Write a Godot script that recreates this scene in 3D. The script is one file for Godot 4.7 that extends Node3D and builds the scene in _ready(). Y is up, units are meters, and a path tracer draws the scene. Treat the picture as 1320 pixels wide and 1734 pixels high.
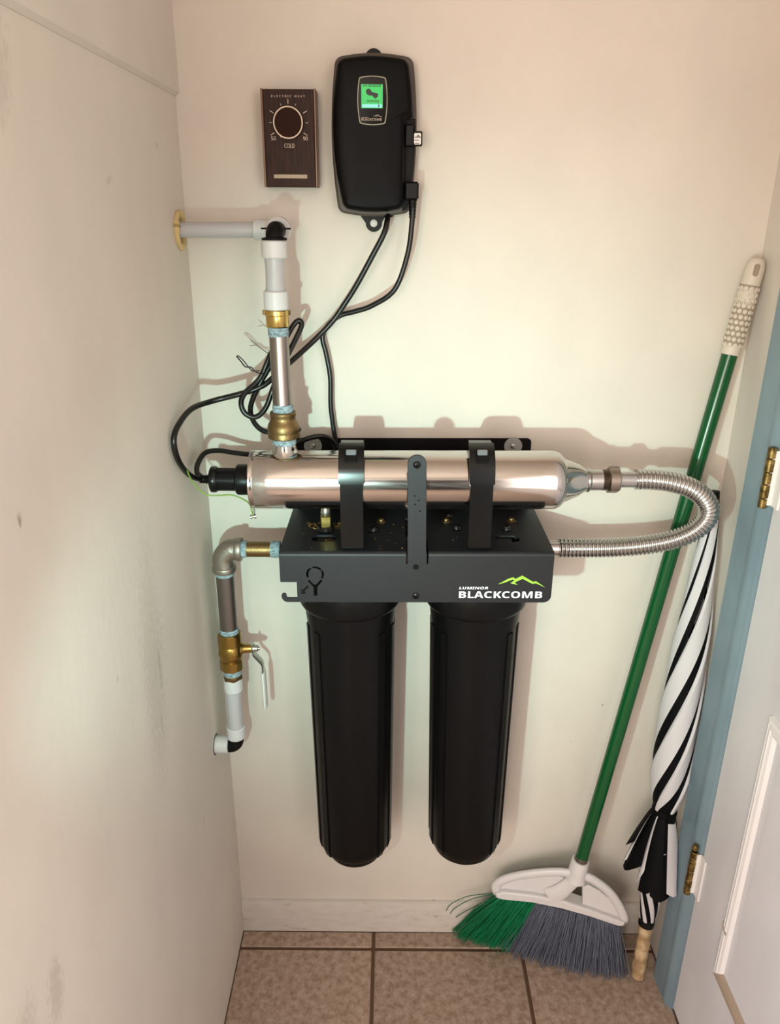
extends Node3D
# A tiled corner with a wall-mounted water filter and UV unit, a broom and a rolled umbrella. Metres, y up; the back wall is z = 0.

var org := Vector3.ZERO            # base of the thing being built: meshes are written in world coordinates and stored relative to it
var used := {}
var M := {}
var rng := RandomNumberGenerator.new()
const PIVOT := Vector3(0.041, 1.012, 0.0)
const TILT := 0.0068               # the rack hangs a little out of level

# ------------------------------------------------------------------ mesh builder
class MB:
	var v := PackedVector3Array()
	var n := PackedVector3Array()
	var uv := PackedVector2Array()
	var col := PackedColorArray()
	var cur := Color.WHITE
	var cuv := [Vector2.ZERO, Vector2.ZERO, Vector2.ZERO]

	func tri(a: Vector3, b: Vector3, c: Vector3, na = null, nb = null, nc = null):
		var g := (b - a).cross(c - a)
		if g.length_squared() < 1e-20:
			return
		g = g.normalized()
		var x: Vector3 = g if na == null else na
		var y: Vector3 = g if nb == null else nb
		var z: Vector3 = g if nc == null else nc
		if g.dot(x + y + z) >= 0.0:
			v.append_array([a, c, b]); n.append_array([x, z, y]); uv.append_array([cuv[0], cuv[2], cuv[1]])
		else:
			v.append_array([a, b, c]); n.append_array([x, y, z]); uv.append_array([cuv[0], cuv[1], cuv[2]])
		col.append_array([cur, cur, cur])

	func quad(a, b, c, d, na = null, nb = null, nc = null, nd = null):
		tri(a, b, c, na, nb, nc)
		tri(a, c, d, na, nc, nd)

	func quad_out(a, b, c, d, out: Vector3):   # flat quad that faces out
		var g: Vector3 = (b - a).cross(c - a)
		if g.dot(out) >= 0.0:
			quad(a, b, c, d)
		else:
			quad(a, d, c, b)

	func box(c: Vector3, s: Vector3, bev := 0.0, bs := Basis()):
		var h := s * 0.5
		bev = minf(bev, minf(h.x, minf(h.y, h.z)) * 0.9)
		var e := [Vector3(1, 0, 0), Vector3(0, 1, 0), Vector3(0, 0, 1)]
		var hh := [h.x, h.y, h.z]
		var P := func(p: Vector3) -> Vector3: return c + bs * p
		for ax in 3:
			var a1 := (ax + 1) % 3
			var a2 := (ax + 2) % 3
			for sg in [-1.0, 1.0]:
				var o: Vector3 = e[ax] * hh[ax] * sg
				var u: Vector3 = e[a1] * (hh[a1] - bev)
				var w: Vector3 = e[a2] * (hh[a2] - bev)
				quad_out(P.call(o - u - w), P.call(o + u - w), P.call(o + u + w), P.call(o - u + w), bs * (e[ax] * sg))
		if bev <= 0.0:
			return
		for ax in 3:
			var a1 := (ax + 1) % 3
			var a2 := (ax + 2) % 3
			for s1 in [-1.0, 1.0]:
				for s2 in [-1.0, 1.0]:
					var l: Vector3 = e[ax] * (hh[ax] - bev)
					var p1: Vector3 = e[a1] * hh[a1] * s1 + e[a2] * (hh[a2] - bev) * s2
					var p2: Vector3 = e[a1] * (hh[a1] - bev) * s1 + e[a2] * hh[a2] * s2
					quad_out(P.call(p1 - l), P.call(p1 + l), P.call(p2 + l), P.call(p2 - l), bs * (e[a1] * s1 + e[a2] * s2))
		for sx in [-1.0, 1.0]:
			for sy in [-1.0, 1.0]:
				for sz in [-1.0, 1.0]:
					var a := Vector3(h.x * sx, (h.y - bev) * sy, (h.z - bev) * sz)
					var b := Vector3((h.x - bev) * sx, h.y * sy, (h.z - bev) * sz)
					var d := Vector3((h.x - bev) * sx, (h.y - bev) * sy, h.z * sz)
					var nn: Vector3 = bs * Vector3(sx, sy, sz).normalized()
					tri(P.call(a), P.call(b), P.call(d), nn, nn, nn)

	# profile of (radius, height) from bottom to top; smooth where it bends less than 40 degrees
	func lathe(xf: Transform3D, prof: Array, seg := 32, a0 := 0.0, a1 := TAU):
		var k := prof.size() - 1
		var sn := []
		for i in k:
			var d: Vector2 = (prof[i + 1] - prof[i]).normalized()
			sn.append(Vector2(d.y, -d.x))
		for i in k:
			var n0: Vector2 = sn[i]
			var n1: Vector2 = sn[i]
			if i > 0 and sn[i].dot(sn[i - 1]) > 0.766:
				n0 = (sn[i] + sn[i - 1]).normalized()
			if i < k - 1 and sn[i].dot(sn[i + 1]) > 0.766:
				n1 = (sn[i] + sn[i + 1]).normalized()
			for j in seg:
				var t0 := a0 + (a1 - a0) * j / seg
				var t1 := a0 + (a1 - a0) * (j + 1) / seg
				var d0 := Vector3(cos(t0), 0, sin(t0))
				var d1 := Vector3(cos(t1), 0, sin(t1))
				var p: Vector2 = prof[i]
				var q: Vector2 = prof[i + 1]
				var up := Vector3.UP
				var A := xf * (d0 * p.x + up * p.y)
				var B := xf * (d1 * p.x + up * p.y)
				var C := xf * (d1 * q.x + up * q.y)
				var D := xf * (d0 * q.x + up * q.y)
				var b := xf.basis
				var nA := (b * (d0 * n0.x + up * n0.y)).normalized()
				var nB := (b * (d1 * n0.x + up * n0.y)).normalized()
				var nC := (b * (d1 * n1.x + up * n1.y)).normalized()
				var nD := (b * (d0 * n1.x + up * n1.y)).normalized()
				if p.x > 1e-7:
					tri(A, B, C, nA, nB, nC)
				if q.x > 1e-7:
					tri(A, C, D, nA, nC, nD)
				elif p.x <= 1e-7:
					pass

	# tube along points; r is a number or one radius per point
	func tube(pts: Array, r, seg := 12, caps := true, flat := 1.0, flat_dir := Vector3.ZERO):
		var m := pts.size()
		var T := []
		for i in m:
			T.append(((pts[mini(i + 1, m - 1)] - pts[maxi(i - 1, 0)]) as Vector3).normalized())
		var u: Vector3 = T[0].cross(Vector3.UP if absf(T[0].y) < 0.9 else Vector3.RIGHT).normalized()
		if flat_dir != Vector3.ZERO:
			u = (flat_dir - T[0] * flat_dir.dot(T[0])).normalized()
		var rings := []
		var norms := []
		for i in m:
			if i > 0:
				u = (u - T[i] * u.dot(T[i])).normalized()
			var w: Vector3 = T[i].cross(u)
			var ri: float = r[i] if r is Array else r
			var dr := 0.0
			if r is Array:
				var ds: float = (pts[mini(i + 1, m - 1)] - pts[maxi(i - 1, 0)]).length()
				dr = (r[mini(i + 1, m - 1)] - r[maxi(i - 1, 0)]) / maxf(ds, 1e-6)
			var ring := []
			var nr := []
			for j in seg:
				var t := TAU * j / seg
				var d: Vector3 = u * cos(t) + w * sin(t) * flat
				var nd: Vector3 = u * cos(t) * flat + w * sin(t)
				ring.append(pts[i] + d * ri)
				nr.append((nd.normalized() - T[i] * dr).normalized())
			rings.append(ring)
			norms.append(nr)
		for i in m - 1:
			for j in seg:
				var k := (j + 1) % seg
				quad(rings[i][j], rings[i][k], rings[i + 1][k], rings[i + 1][j], norms[i][j], norms[i][k], norms[i + 1][k], norms[i + 1][j])
		if caps:
			for j in seg:
				var k := (j + 1) % seg
				tri(pts[0], rings[0][j], rings[0][k], -T[0], -T[0], -T[0])
				tri(pts[m - 1], rings[m - 1][j], rings[m - 1][k], T[m - 1], T[m - 1], T[m - 1])

	func bar(a: Vector3, b: Vector3, r, seg := 12):
		tube([a, b], r, seg)

	# polygon in xf's xy plane, from z0 to z1 (z1 > z0); front edge bevelled
	func prism(poly: PackedVector2Array, z0: float, z1: float, xf := Transform3D(), bev := 0.0):
		if Geometry2D.is_polygon_clockwise(poly):
			poly = poly.duplicate()
			poly.reverse()
		var m := poly.size()
		var ins := PackedVector2Array()
		var en := []
		for i in m:
			var d := (poly[(i + 1) % m] - poly[i]).normalized()
			en.append(Vector2(d.y, -d.x))
		for i in m:
			var a: Vector2 = en[(i + m - 1) % m]
			var b: Vector2 = en[i]
			var mm := (a + b).normalized()
			ins.append(poly[i] - mm * bev / maxf(mm.dot(b), 0.4))
		var V := func(p: Vector2, z: float) -> Vector3: return xf * Vector3(p.x, p.y, z)
		var idx := Geometry2D.triangulate_polygon(poly)
		var fz := xf.basis.z.normalized()
		for i in range(0, idx.size(), 3):
			tri(V.call(ins[idx[i]], z1), V.call(ins[idx[i + 1]], z1), V.call(ins[idx[i + 2]], z1), fz, fz, fz)
			tri(V.call(poly[idx[i]], z0), V.call(poly[idx[i + 1]], z0), V.call(poly[idx[i + 2]], z0), -fz, -fz, -fz)
		for i in m:
			var j := (i + 1) % m
			var n0: Vector2 = en[i]
			var n1: Vector2 = en[i]
			var pv: Vector2 = en[(i + m - 1) % m]
			var nx: Vector2 = en[j]
			if pv.dot(n0) > 0.8:
				n0 = (n0 + pv).normalized()
			if nx.dot(n1) > 0.8:
				n1 = (n1 + nx).normalized()
			var w0 := (xf.basis * Vector3(n0.x, n0.y, 0)).normalized()
			var w1 := (xf.basis * Vector3(n1.x, n1.y, 0)).normalized()
			var zt := z1 - bev
			quad(V.call(poly[i], z0), V.call(poly[j], z0), V.call(poly[j], zt), V.call(poly[i], zt), w0, w1, w1, w0)
			if bev > 0.0:
				quad(V.call(poly[i], zt), V.call(poly[j], zt), V.call(ins[j], z1), V.call(ins[i], z1), w0, w1, (w1 + fz * 2).normalized(), (w0 + fz * 2).normalized())

	# strip between two closed outlines of equal length, raised from z0 to z1
	func frame(outer: PackedVector2Array, inner: PackedVector2Array, z0: float, z1: float, xf := Transform3D()):
		var m := outer.size()
		for i in m:
			var j := (i + 1) % m
			var a := xf * Vector3(outer[i].x, outer[i].y, z1)
			var b := xf * Vector3(outer[j].x, outer[j].y, z1)
			var c := xf * Vector3(inner[j].x, inner[j].y, z1)
			var d := xf * Vector3(inner[i].x, inner[i].y, z1)
			var off := xf.basis.z * (z0 - z1)
			var mid := xf * Vector3(inner[i].x, inner[i].y, z1)
			var out := (a - mid).normalized()
			quad_out(a, b, c, d, xf.basis.z)
			quad_out(a, b, b + off, a + off, out)
			quad_out(d, c, c + off, d + off, -out)

	# grid of points [row][column] with smooth normals; wrap joins the last column to the first
	func grid(P: Array, wrap := false, inside = null):
		var R := P.size()
		var C: int = P[0].size()
		var N := []
		for i in R:
			var row := []
			for j in C:
				var jl := (j - 1 + C) % C if wrap else maxi(j - 1, 0)
				var jr := (j + 1) % C if wrap else mini(j + 1, C - 1)
				var g: Vector3 = (P[i][jr] - P[i][jl]).cross(P[mini(i + 1, R - 1)][j] - P[maxi(i - 1, 0)][j])
				g = g.normalized() if g.length_squared() > 1e-18 else Vector3.UP
				if inside is Array and g.dot(P[i][j] - inside[i]) < 0.0:
					g = -g
				elif inside is Vector3 and g.dot(inside) < 0.0:
					g = -g
				row.append(g)
			N.append(row)
		for i in R - 1:
			for j in (C if wrap else C - 1):
				var k := (j + 1) % C
				quad(P[i][j], P[i][k], P[i + 1][k], P[i + 1][j], N[i][j], N[i][k], N[i + 1][k], N[i + 1][j])

	func mesh(org: Vector3) -> ArrayMesh:
		var vv := v.duplicate()
		for i in vv.size():
			vv[i] -= org
		var a := []
		a.resize(Mesh.ARRAY_MAX)
		a[Mesh.ARRAY_VERTEX] = vv
		a[Mesh.ARRAY_NORMAL] = n
		a[Mesh.ARRAY_TEX_UV] = uv
		a[Mesh.ARRAY_COLOR] = col
		var m := ArrayMesh.new()
		m.add_surface_from_arrays(Mesh.PRIMITIVE_TRIANGLES, a)
		return m

# ------------------------------------------------------------------ naming, things, parts
func numbered(called: String) -> String:
	var k: int = used.get(called, 0)
	used[called] = k + 1
	return called if k == 0 else "%s_%03d" % [called, k]

func tag(o: Node, label := "", category := "", group := "", kind := "") -> Node:
	if label: o.set_meta("label", label)
	if category: o.set_meta("category", category)
	if group: o.set_meta("group", group)
	if kind: o.set_meta("kind", kind)
	return o

func thing(called: String, label: String, category: String, base: Vector3, tilted := false, group := "") -> Node3D:
	var o := Node3D.new()
	o.name = numbered(called)
	add_child(o)
	org = base
	if tilted:
		o.transform = Transform3D(Basis(Vector3.BACK, TILT), PIVOT) * Transform3D(Basis(), base - PIVOT)
	else:
		o.position = base
	tag(o, label, category, group)
	return o

func part(called: String, mb: MB, m: Material, parent: Node, label := "") -> MeshInstance3D:
	var o := MeshInstance3D.new()
	o.name = called
	o.mesh = mb.mesh(org)
	o.material_override = m
	o.cast_shadow = GeometryInstance3D.SHADOW_CASTING_SETTING_ON
	parent.add_child(o, true)
	if label: o.set_meta("label", label)
	return o

func single(called: String, mb: MB, m: Material, label: String, category: String, base: Vector3, group := "", kind := "") -> MeshInstance3D:
	org = base
	var o := part(called, mb, m, self)
	o.name = numbered(called)
	o.position = base
	tag(o, label, category, group, kind)
	return o

func struct(called: String, mb: MB, m: Material, label := "", parent: Node = self) -> MeshInstance3D:
	org = Vector3.ZERO
	var o := part(called, mb, m, parent)
	tag(o, label, "", "", "structure")
	return o

# raised lettering fitted into a box: centre, width and height, facing +z
func lettering(s: String, c: Vector3, w: float, h: float, m: Material, parent: Node, bold := true, slant := 0.0, called := "lettering", deep := 0.0006) -> MeshInstance3D:
	var t := TextMesh.new()
	var f := SystemFont.new()
	f.font_names = PackedStringArray(["Droid Sans"])
	f.font_weight = 700 if bold else 400
	t.font = f
	t.text = s
	t.font_size = 64
	t.pixel_size = 0.01
	t.depth = 0.02
	t.curve_step = 1.5
	var b := t.get_aabb()
	var o := MeshInstance3D.new()
	o.name = called
	o.mesh = t
	o.material_override = m
	parent.add_child(o, true)
	var sx := w / maxf(b.size.x, 0.001)
	var sy := h / maxf(b.size.y, 0.001)
	var bs := Basis(Vector3(sx, 0, 0), Vector3(sy * slant, sy, 0), Vector3(0, 0, deep / 0.02))
	o.transform = Transform3D(bs, c - org - bs * b.get_center())
	return o

# ------------------------------------------------------------------ shapes
func V2(a: Array) -> PackedVector2Array:
	var o := PackedVector2Array()
	for i in range(0, a.size(), 2):
		o.append(Vector2(a[i], a[i + 1]))
	return o

func rounded(x0: float, y0: float, x1: float, y1: float, r: float, k := 6) -> PackedVector2Array:
	var o := PackedVector2Array()
	for c in [[x1 - r, y1 - r, 0.0], [x0 + r, y1 - r, 90.0], [x0 + r, y0 + r, 180.0], [x1 - r, y0 + r, 270.0]]:
		for i in k + 1:
			var t := deg_to_rad(c[2] + 90.0 * i / k)
			o.append(Vector2(c[0] + r * cos(t), c[1] + r * sin(t)))
	return o

func ngon(c: Vector2, r: float, k: int, turn := 0.0) -> PackedVector2Array:
	var o := PackedVector2Array()
	for i in k:
		o.append(c + Vector2.from_angle(turn + TAU * i / k) * r)
	return o

func curve(p: Array, each := 8) -> Array:       # Catmull-Rom through the points
	var o := []
	var m := p.size()
	for i in m - 1:
		var a: Vector3 = p[maxi(i - 1, 0)]
		var b: Vector3 = p[i]
		var c: Vector3 = p[i + 1]
		var d: Vector3 = p[mini(i + 2, m - 1)]
		for k in each:
			o.append(b.cubic_interpolate(c, a, d, float(k) / each))
	o.append(p[m - 1])
	return o

func spaced(p: Array, step: float) -> Array:    # the same line with points at equal steps
	var o := [p[0]]
	var left := step
	for i in p.size() - 1:
		var a: Vector3 = p[i]
		var b: Vector3 = p[i + 1]
		var l := a.distance_to(b)
		var at := left
		while at <= l:
			o.append(a.lerp(b, at / l))
			at += step
		left = at - l
	return o

func upright(p: Vector3) -> Transform3D:
	return Transform3D(Basis(), p)

func along(dir: Vector3, p: Vector3) -> Transform3D:   # local y along dir
	var y := dir.normalized()
	var x := y.cross(Vector3.BACK if absf(y.z) < 0.9 else Vector3.UP).normalized()
	return Transform3D(Basis(x, y, x.cross(y)), p)

func P2(a: Array) -> Array:
	var o := []
	for i in range(0, a.size(), 2):
		o.append(Vector2(a[i], a[i + 1]))
	return o

func ring_prof(r: float, h0: float, h1: float, e := 0.001) -> Array:
	return P2([0, h0, r - e, h0, r, h0 + e, r, h1 - e, r - e, h1, 0, h1])

# ------------------------------------------------------------------ materials
func mat(c: Color, rough := 0.5, metal := 0.0) -> StandardMaterial3D:
	var m := StandardMaterial3D.new()
	m.albedo_color = c
	m.roughness = rough
	m.metallic = metal
	return m

func noise_tex(freq: float, seed_: int, size := 512, oct := 4, ramp: Gradient = null, type := FastNoiseLite.TYPE_SIMPLEX_SMOOTH) -> NoiseTexture2D:
	var f := FastNoiseLite.new()
	f.seed = seed_
	f.frequency = freq
	f.noise_type = type
	f.fractal_octaves = oct
	var t := NoiseTexture2D.new()
	t.width = size
	t.height = size
	t.seamless = true
	if size == 1024 and oct >= 8:
		f.fractal_gain = 0.68
	t.noise = f
	if ramp: t.color_ramp = ramp
	return t

func grad(a: Array) -> Gradient:
	var g := Gradient.new()
	var o := PackedFloat32Array()
	var c := PackedColorArray()
	for k in a:
		o.append(k[0])
		c.append(k[1])
	g.offsets = o
	g.colors = c
	return g

func tri_map(m: StandardMaterial3D, scale: Vector3, world := true) -> StandardMaterial3D:
	m.uv1_triplanar = true
	m.uv1_world_triplanar = world
	m.uv1_scale = scale
	return m

func relief(m: StandardMaterial3D, t: Texture2D, cm: float) -> StandardMaterial3D:
	m.heightmap_enabled = true
	m.heightmap_texture = t
	m.heightmap_scale = cm
	return m

func make_materials():
	M.grout = mat(Color(0.36, 0.265, 0.19), 0.95)
	M.black = tri_map(mat(Color(0.040, 0.038, 0.039), 0.36), Vector3.ONE * 6)
	relief(M.black, noise_tex(0.2, 11, 256, 2), 0.003)
	M.black.metallic_specular = 0.3
	M.black_gloss = mat(Color(0.045, 0.045, 0.048), 0.22)
	M.black_matt = mat(Color(0.035, 0.033, 0.033), 0.55)
	M.black_matt.metallic_specular = 0.3
	M.black_gloss.metallic_specular = 0.4
	M.cover = tri_map(mat(Color(0.040, 0.036, 0.036), 0.42), Vector3.ONE * 8)
	relief(M.cover, noise_tex(0.25, 12, 256, 2), 0.003)
	M.cover.metallic_specular = 0.22
	M.powder = tri_map(mat(Color(0.045, 0.053, 0.080), 0.5), Vector3.ONE * 7)
	relief(M.powder, noise_tex(0.16, 13, 512, 2), 0.02)
	M.powder.metallic_specular = 0.5
	M.cord = mat(Color(0.035, 0.033, 0.034), 0.33)
	M.steel = tri_map(mat(Color(0.80, 0.785, 0.775), 0.1, 1.0), Vector3(1.0, 14, 14))
	M.steel.roughness_texture = noise_tex(0.02, 21, 512, 4, grad([[0.0, Color(0.55, 0.55, 0.55)], [1.0, Color(1, 1, 1)]]))
	M.steel.roughness = 0.16
	M.hose = mat(Color(0.74, 0.735, 0.73), 0.2, 1.0)
	M.nut = mat(Color(0.62, 0.57, 0.53), 0.34, 1.0)
	M.nipple = mat(Color(0.60, 0.565, 0.545), 0.3, 1.0)
	M.galv = tri_map(mat(Color(0.60, 0.57, 0.53), 0.42, 0.9), Vector3.ONE * 12, false)
	relief(M.galv, noise_tex(0.05, 23, 256, 3), 0.03)
	M.iron = mat(Color(0.46, 0.42, 0.40), 0.38, 0.85)
	M.brass = mat(Color(0.82, 0.70, 0.42), 0.24, 1.0)
	M.brass_old = tri_map(mat(Color(0.52, 0.43, 0.29), 0.42, 0.95), Vector3.ONE * 10, false)
	relief(M.brass_old, noise_tex(0.05, 24, 256, 3), 0.03)
	M.brass_valve = mat(Color(0.62, 0.51, 0.27), 0.32, 1.0)
	M.brass_hinge = tri_map(mat(Color.WHITE, 0.33, 1.0), Vector3.ONE * 9, false)
	M.brass_hinge.albedo_texture = noise_tex(0.03, 25, 256, 4, grad([[0.3, Color(0.40, 0.33, 0.20)], [0.7, Color(0.70, 0.60, 0.38)]]))
	M.tape = tri_map(mat(Color.WHITE, 0.7), Vector3(14, 30, 14), false)
	M.tape.albedo_texture = noise_tex(0.03, 26, 256, 4, grad([[0.3, Color(0.40, 0.47, 0.50)], [0.7, Color(0.62, 0.70, 0.73)]]))
	relief(M.tape, noise_tex(0.04, 27, 256, 3), 0.05)
	M.pex = mat(Color(0.71, 0.71, 0.72), 0.35)
	M.pex.subsurf_scatter_enabled = true
	M.pex.subsurf_scatter_strength = 0.25
	M.pex_ring = mat(Color(0.80, 0.80, 0.80), 0.4)
	M.caulk = mat(Color(0.80, 0.70, 0.50), 0.8)
	M.zinc = mat(Color(0.72, 0.72, 0.70), 0.3, 0.95)
	M.washer = mat(Color(0.62, 0.62, 0.61), 0.45)
	M.white_plastic = tri_map(mat(Color(0.83, 0.82, 0.82), 0.38), Vector3.ONE * 3)
	M.white_sleeve = mat(Color(0.84, 0.85, 0.83), 0.4)
	M.green = mat(Color(0.0, 0.30, 0.135), 0.22)
	M.green_bristle = mat(Color(0.03, 0.49, 0.31), 0.4)
	M.green_bristle.vertex_color_use_as_albedo = true
	M.grey_bristle = mat(Color(0.40, 0.43, 0.49), 0.5)
	M.grey_bristle.vertex_color_use_as_albedo = true
	M.grip = mat(Color(0.80, 0.76, 0.70), 0.5)
	M.grip_groove = mat(Color(0.60, 0.54, 0.47), 0.7)
	M.cloth_white = mat(Color(0.80, 0.79, 0.80), 0.75)
	M.cloth_black = mat(Color(0.022, 0.022, 0.032), 0.7)
	M.cloth_black.metallic_specular = 0.25
	M.wood_handle = tri_map(mat(Color.WHITE, 0.5), Vector3(10, 5, 10), false)
	M.wood_handle.albedo_texture = noise_tex(0.02, 28, 256, 4, grad([[0.25, Color(0.62, 0.51, 0.37)], [0.7, Color(0.80, 0.71, 0.56)]]))
	M.blue = tri_map(mat(Color.WHITE, 0.42), Vector3(2, 1, 2))
	M.blue.albedo_texture = noise_tex(0.006, 29, 512, 5, grad([[0.2, Color(0.43, 0.51, 0.55)], [0.8, Color(0.49, 0.575, 0.61)]]))
	M.door = tri_map(mat(Color.WHITE, 0.45), Vector3(1.3, 0.6, 1.3))
	M.door.albedo_texture = noise_tex(0.008, 30, 512, 5, grad([[0.2, Color(0.82, 0.815, 0.82)], [0.8, Color(0.86, 0.855, 0.86)]]))
	relief(M.door, noise_tex(0.02, 31, 512, 4), 0.03)
	M.door_trim = mat(Color(0.90, 0.89, 0.88), 0.4)
	M.brown_trim = mat(Color(0.66, 0.59, 0.52), 0.55)  # browner tone for the lower mouldings and the paint chip
	M.wood = tri_map(mat(Color.WHITE, 0.45), Vector3(22, 1.6, 22))
	M.wood.albedo_texture = noise_tex(0.02, 32, 512, 5, grad([[0.2, Color(0.135, 0.075, 0.048)], [0.5, Color(0.18, 0.10, 0.065)], [0.8, Color(0.215, 0.125, 0.085)]]))
	M.wood.metallic_specular = 0.3
	M.bronze = mat(Color(0.44, 0.34, 0.28), 0.4, 0.5)
	M.print = mat(Color(0.82, 0.74, 0.66), 0.5)
	M.dial = mat(Color(0.17, 0.095, 0.062), 0.55)
	M.dial.metallic_specular = 0.2
	M.slot = mat(Color(0.66, 0.60, 0.52), 0.5)
	M.rim = mat(Color(0.30, 0.265, 0.24), 0.45)
	M.panel_gloss = mat(Color(0.02, 0.02, 0.02), 0.12)
	M.ring_line = mat(Color(0.55, 0.55, 0.47), 0.4, 0.3)
	M.logo_white = mat(Color(0.90, 0.90, 0.90), 0.5)
	M.logo_green = mat(Color(0.60, 0.80, 0.26), 0.5)
	M.label = mat(Color(0.86, 0.85, 0.83), 0.5)
	M.wire_green = mat(Color(0.45, 0.60, 0.22), 0.45)
	M.tie_grey = mat(Color(0.42, 0.41, 0.39), 0.5)
	M.screen = mat(Color(0.05, 0.30, 0.12), 0.3)
	M.screen.emission_enabled = true
	M.screen.emission = Color(0.20, 0.90, 0.42)
	M.screen.emission_energy_multiplier = 0.75
	M.screen_bar = mat(Color(0.3, 0.5, 0.5), 0.3)
	M.screen_bar.emission_enabled = true
	M.screen_bar.emission = Color(0.62, 0.98, 0.96)
	M.screen_bar.emission_energy_multiplier = 0.75
	M.screen_dark = mat(Color(0.01, 0.06, 0.03), 0.4)
	M.latch_sheen = mat(Color(0.42, 0.44, 0.46), 0.3)  # grey stands in for the bright reflection on the glossy black latch
	M.dust = mat(Color(0.60, 0.44, 0.20), 0.4, 0.6)
	# floor tiles: three tones of a mottled brown glaze
	for i in 3:
		var k: float = [1.0, 0.96, 1.04][i]
		var t := tri_map(mat(Color(k, k * 0.995, k * 0.99).clamp(), 0.55), Vector3.ONE * 2.2)
		t.uv1_offset = Vector3(0.31 * i, 0.17 * i, 0.53 * i)
		t.albedo_texture = noise_tex(0.022, 40 + i, 1024, 8, grad([[0.15, Color(0.54, 0.45, 0.38)], [0.42, Color(0.635, 0.55, 0.48)], [0.62, Color(0.68, 0.60, 0.535)], [0.9, Color(0.73, 0.665, 0.61)]]))
		relief(t, noise_tex(0.04, 50 + i, 512, 4), 0.03)
		M["tile%d" % i] = t

# painted wall: cream with faint clouds, and scuffs of their own shape; marks = [u, v, size, aspect, angle, strength]
func wall_paint(base: Color, w: int, h: int, marks: Array, seed_: int, bump: float) -> StandardMaterial3D:
	var im := Image.create(w, h, false, Image.FORMAT_RGB8)
	var f := FastNoiseLite.new()
	f.seed = seed_
	f.frequency = 0.008
	f.fractal_octaves = 4
	for y in h:
		for x in w:
			var k := 1.0 + 0.022 * f.get_noise_2d(x, y)
			im.set_pixel(x, y, Color(base.r * k, base.g * k, base.b * (k - 0.004)))
	var g := FastNoiseLite.new()
	g.seed = seed_ + 5
	g.frequency = 0.09
	g.fractal_octaves = 3
	for m in marks:
		var r: float = m[2] * w
		var cx: float = m[0] * w
		var cy: float = m[1] * h
		var R := int(ceil(r * maxf(1.0, m[3]))) + 1
		for dy in range(-R, R + 1):
			for dx in range(-R, R + 1):
				var px := int(cx) + dx
				var py := int(cy) + dy
				if px < 0 or py < 0 or px >= w or py >= h:
					continue
				var q := Vector2(dx, dy).rotated(-m[4])
				var d := Vector2(q.x / (r * m[3]), q.y / r).length() + 0.55 * g.get_noise_2d(px * 1.7, py * 1.7)
				var s: float = clampf((1.0 - d) * 1.6, 0.0, 1.0) * m[5]
				if s > 0.0:
					im.set_pixel(px, py, im.get_pixel(px, py).lerp(Color(0.34, 0.29, 0.22), s))
	var mt := mat(Color.WHITE, 0.62)
	mt.albedo_texture = ImageTexture.create_from_image(im)
	relief(mt, noise_tex(0.045, seed_ + 9, 1024, 3), bump)
	return mt

func shield(cx: float, y0: float, y1: float, w0: float, wm: float, w1: float, bulge: float, r: float) -> PackedVector2Array:
	var right := []
	for i in 13:
		var t := i / 12.0
		var a := lerpf(w0, w1, t) + (wm - (w0 + w1) * 0.5) * 4.0 * t * (1.0 - t)
		right.append(Vector2(a, lerpf(y0, y1, t)))
	var o := PackedVector2Array()
	for p in right:
		o.append(Vector2(cx + p.x, p.y))
	for i in range(1, 8):
		var s := 1.0 - i / 4.0
		o.append(Vector2(cx + w1 * s, y1 + bulge * (1.0 - s * s)))
	for i in range(12, -1, -1):
		o.append(Vector2(cx - right[i].x, right[i].y))
	for i in range(1, 8):
		var s := -1.0 + i / 4.0
		o.append(Vector2(cx + w0 * s, y0 - bulge * (1.0 - s * s)))
	for i in o.size():          # Geometry2D rounds arcs coarsely below one unit
		o[i] *= 20000.0
	var ins := Geometry2D.offset_polygon(o, -r * 20000.0, Geometry2D.JOIN_MITER)
	var done: PackedVector2Array = Geometry2D.offset_polygon(ins[0], r * 20000.0, Geometry2D.JOIN_ROUND)[0]
	for i in done.size():
		done[i] /= 20000.0
	return done

# outline carried through levels of [inset, z], closed at the front
func loft(mb: MB, poly: PackedVector2Array, levels: Array):
	if Geometry2D.is_polygon_clockwise(poly):
		poly = poly.duplicate()
		poly.reverse()
	var m := poly.size()
	var c := Vector2.ZERO
	for p in poly:
		c += p / m
	var rows := []
	var mids := []
	for l in levels:
		var row := []
		for i in m:
			var a := (poly[i] - poly[(i + m - 1) % m]).normalized()
			var b := (poly[(i + 1) % m] - poly[i]).normalized()
			var nn := (Vector2(a.y, -a.x) + Vector2(b.y, -b.x)).normalized()
			var q: Vector2 = poly[i] - nn * l[0]
			if l.size() > 2:
				q = c + (q - c) * l[2]
			row.append(Vector3(q.x, q.y, l[1]))
		rows.append(row)
		mids.append(Vector3(c.x, c.y, levels[0][1] - 0.02))
	mb.grid(rows, true, mids)
	var top := PackedVector2Array()
	for p in rows[-1]:
		top.append(Vector2(p.x, p.y))
	var idx := Geometry2D.triangulate_polygon(top)
	var f := Vector3.BACK
	for i in range(0, idx.size(), 3):
		mb.tri(rows[-1][idx[i]], rows[-1][idx[i + 1]], rows[-1][idx[i + 2]], f, f, f)

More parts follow.
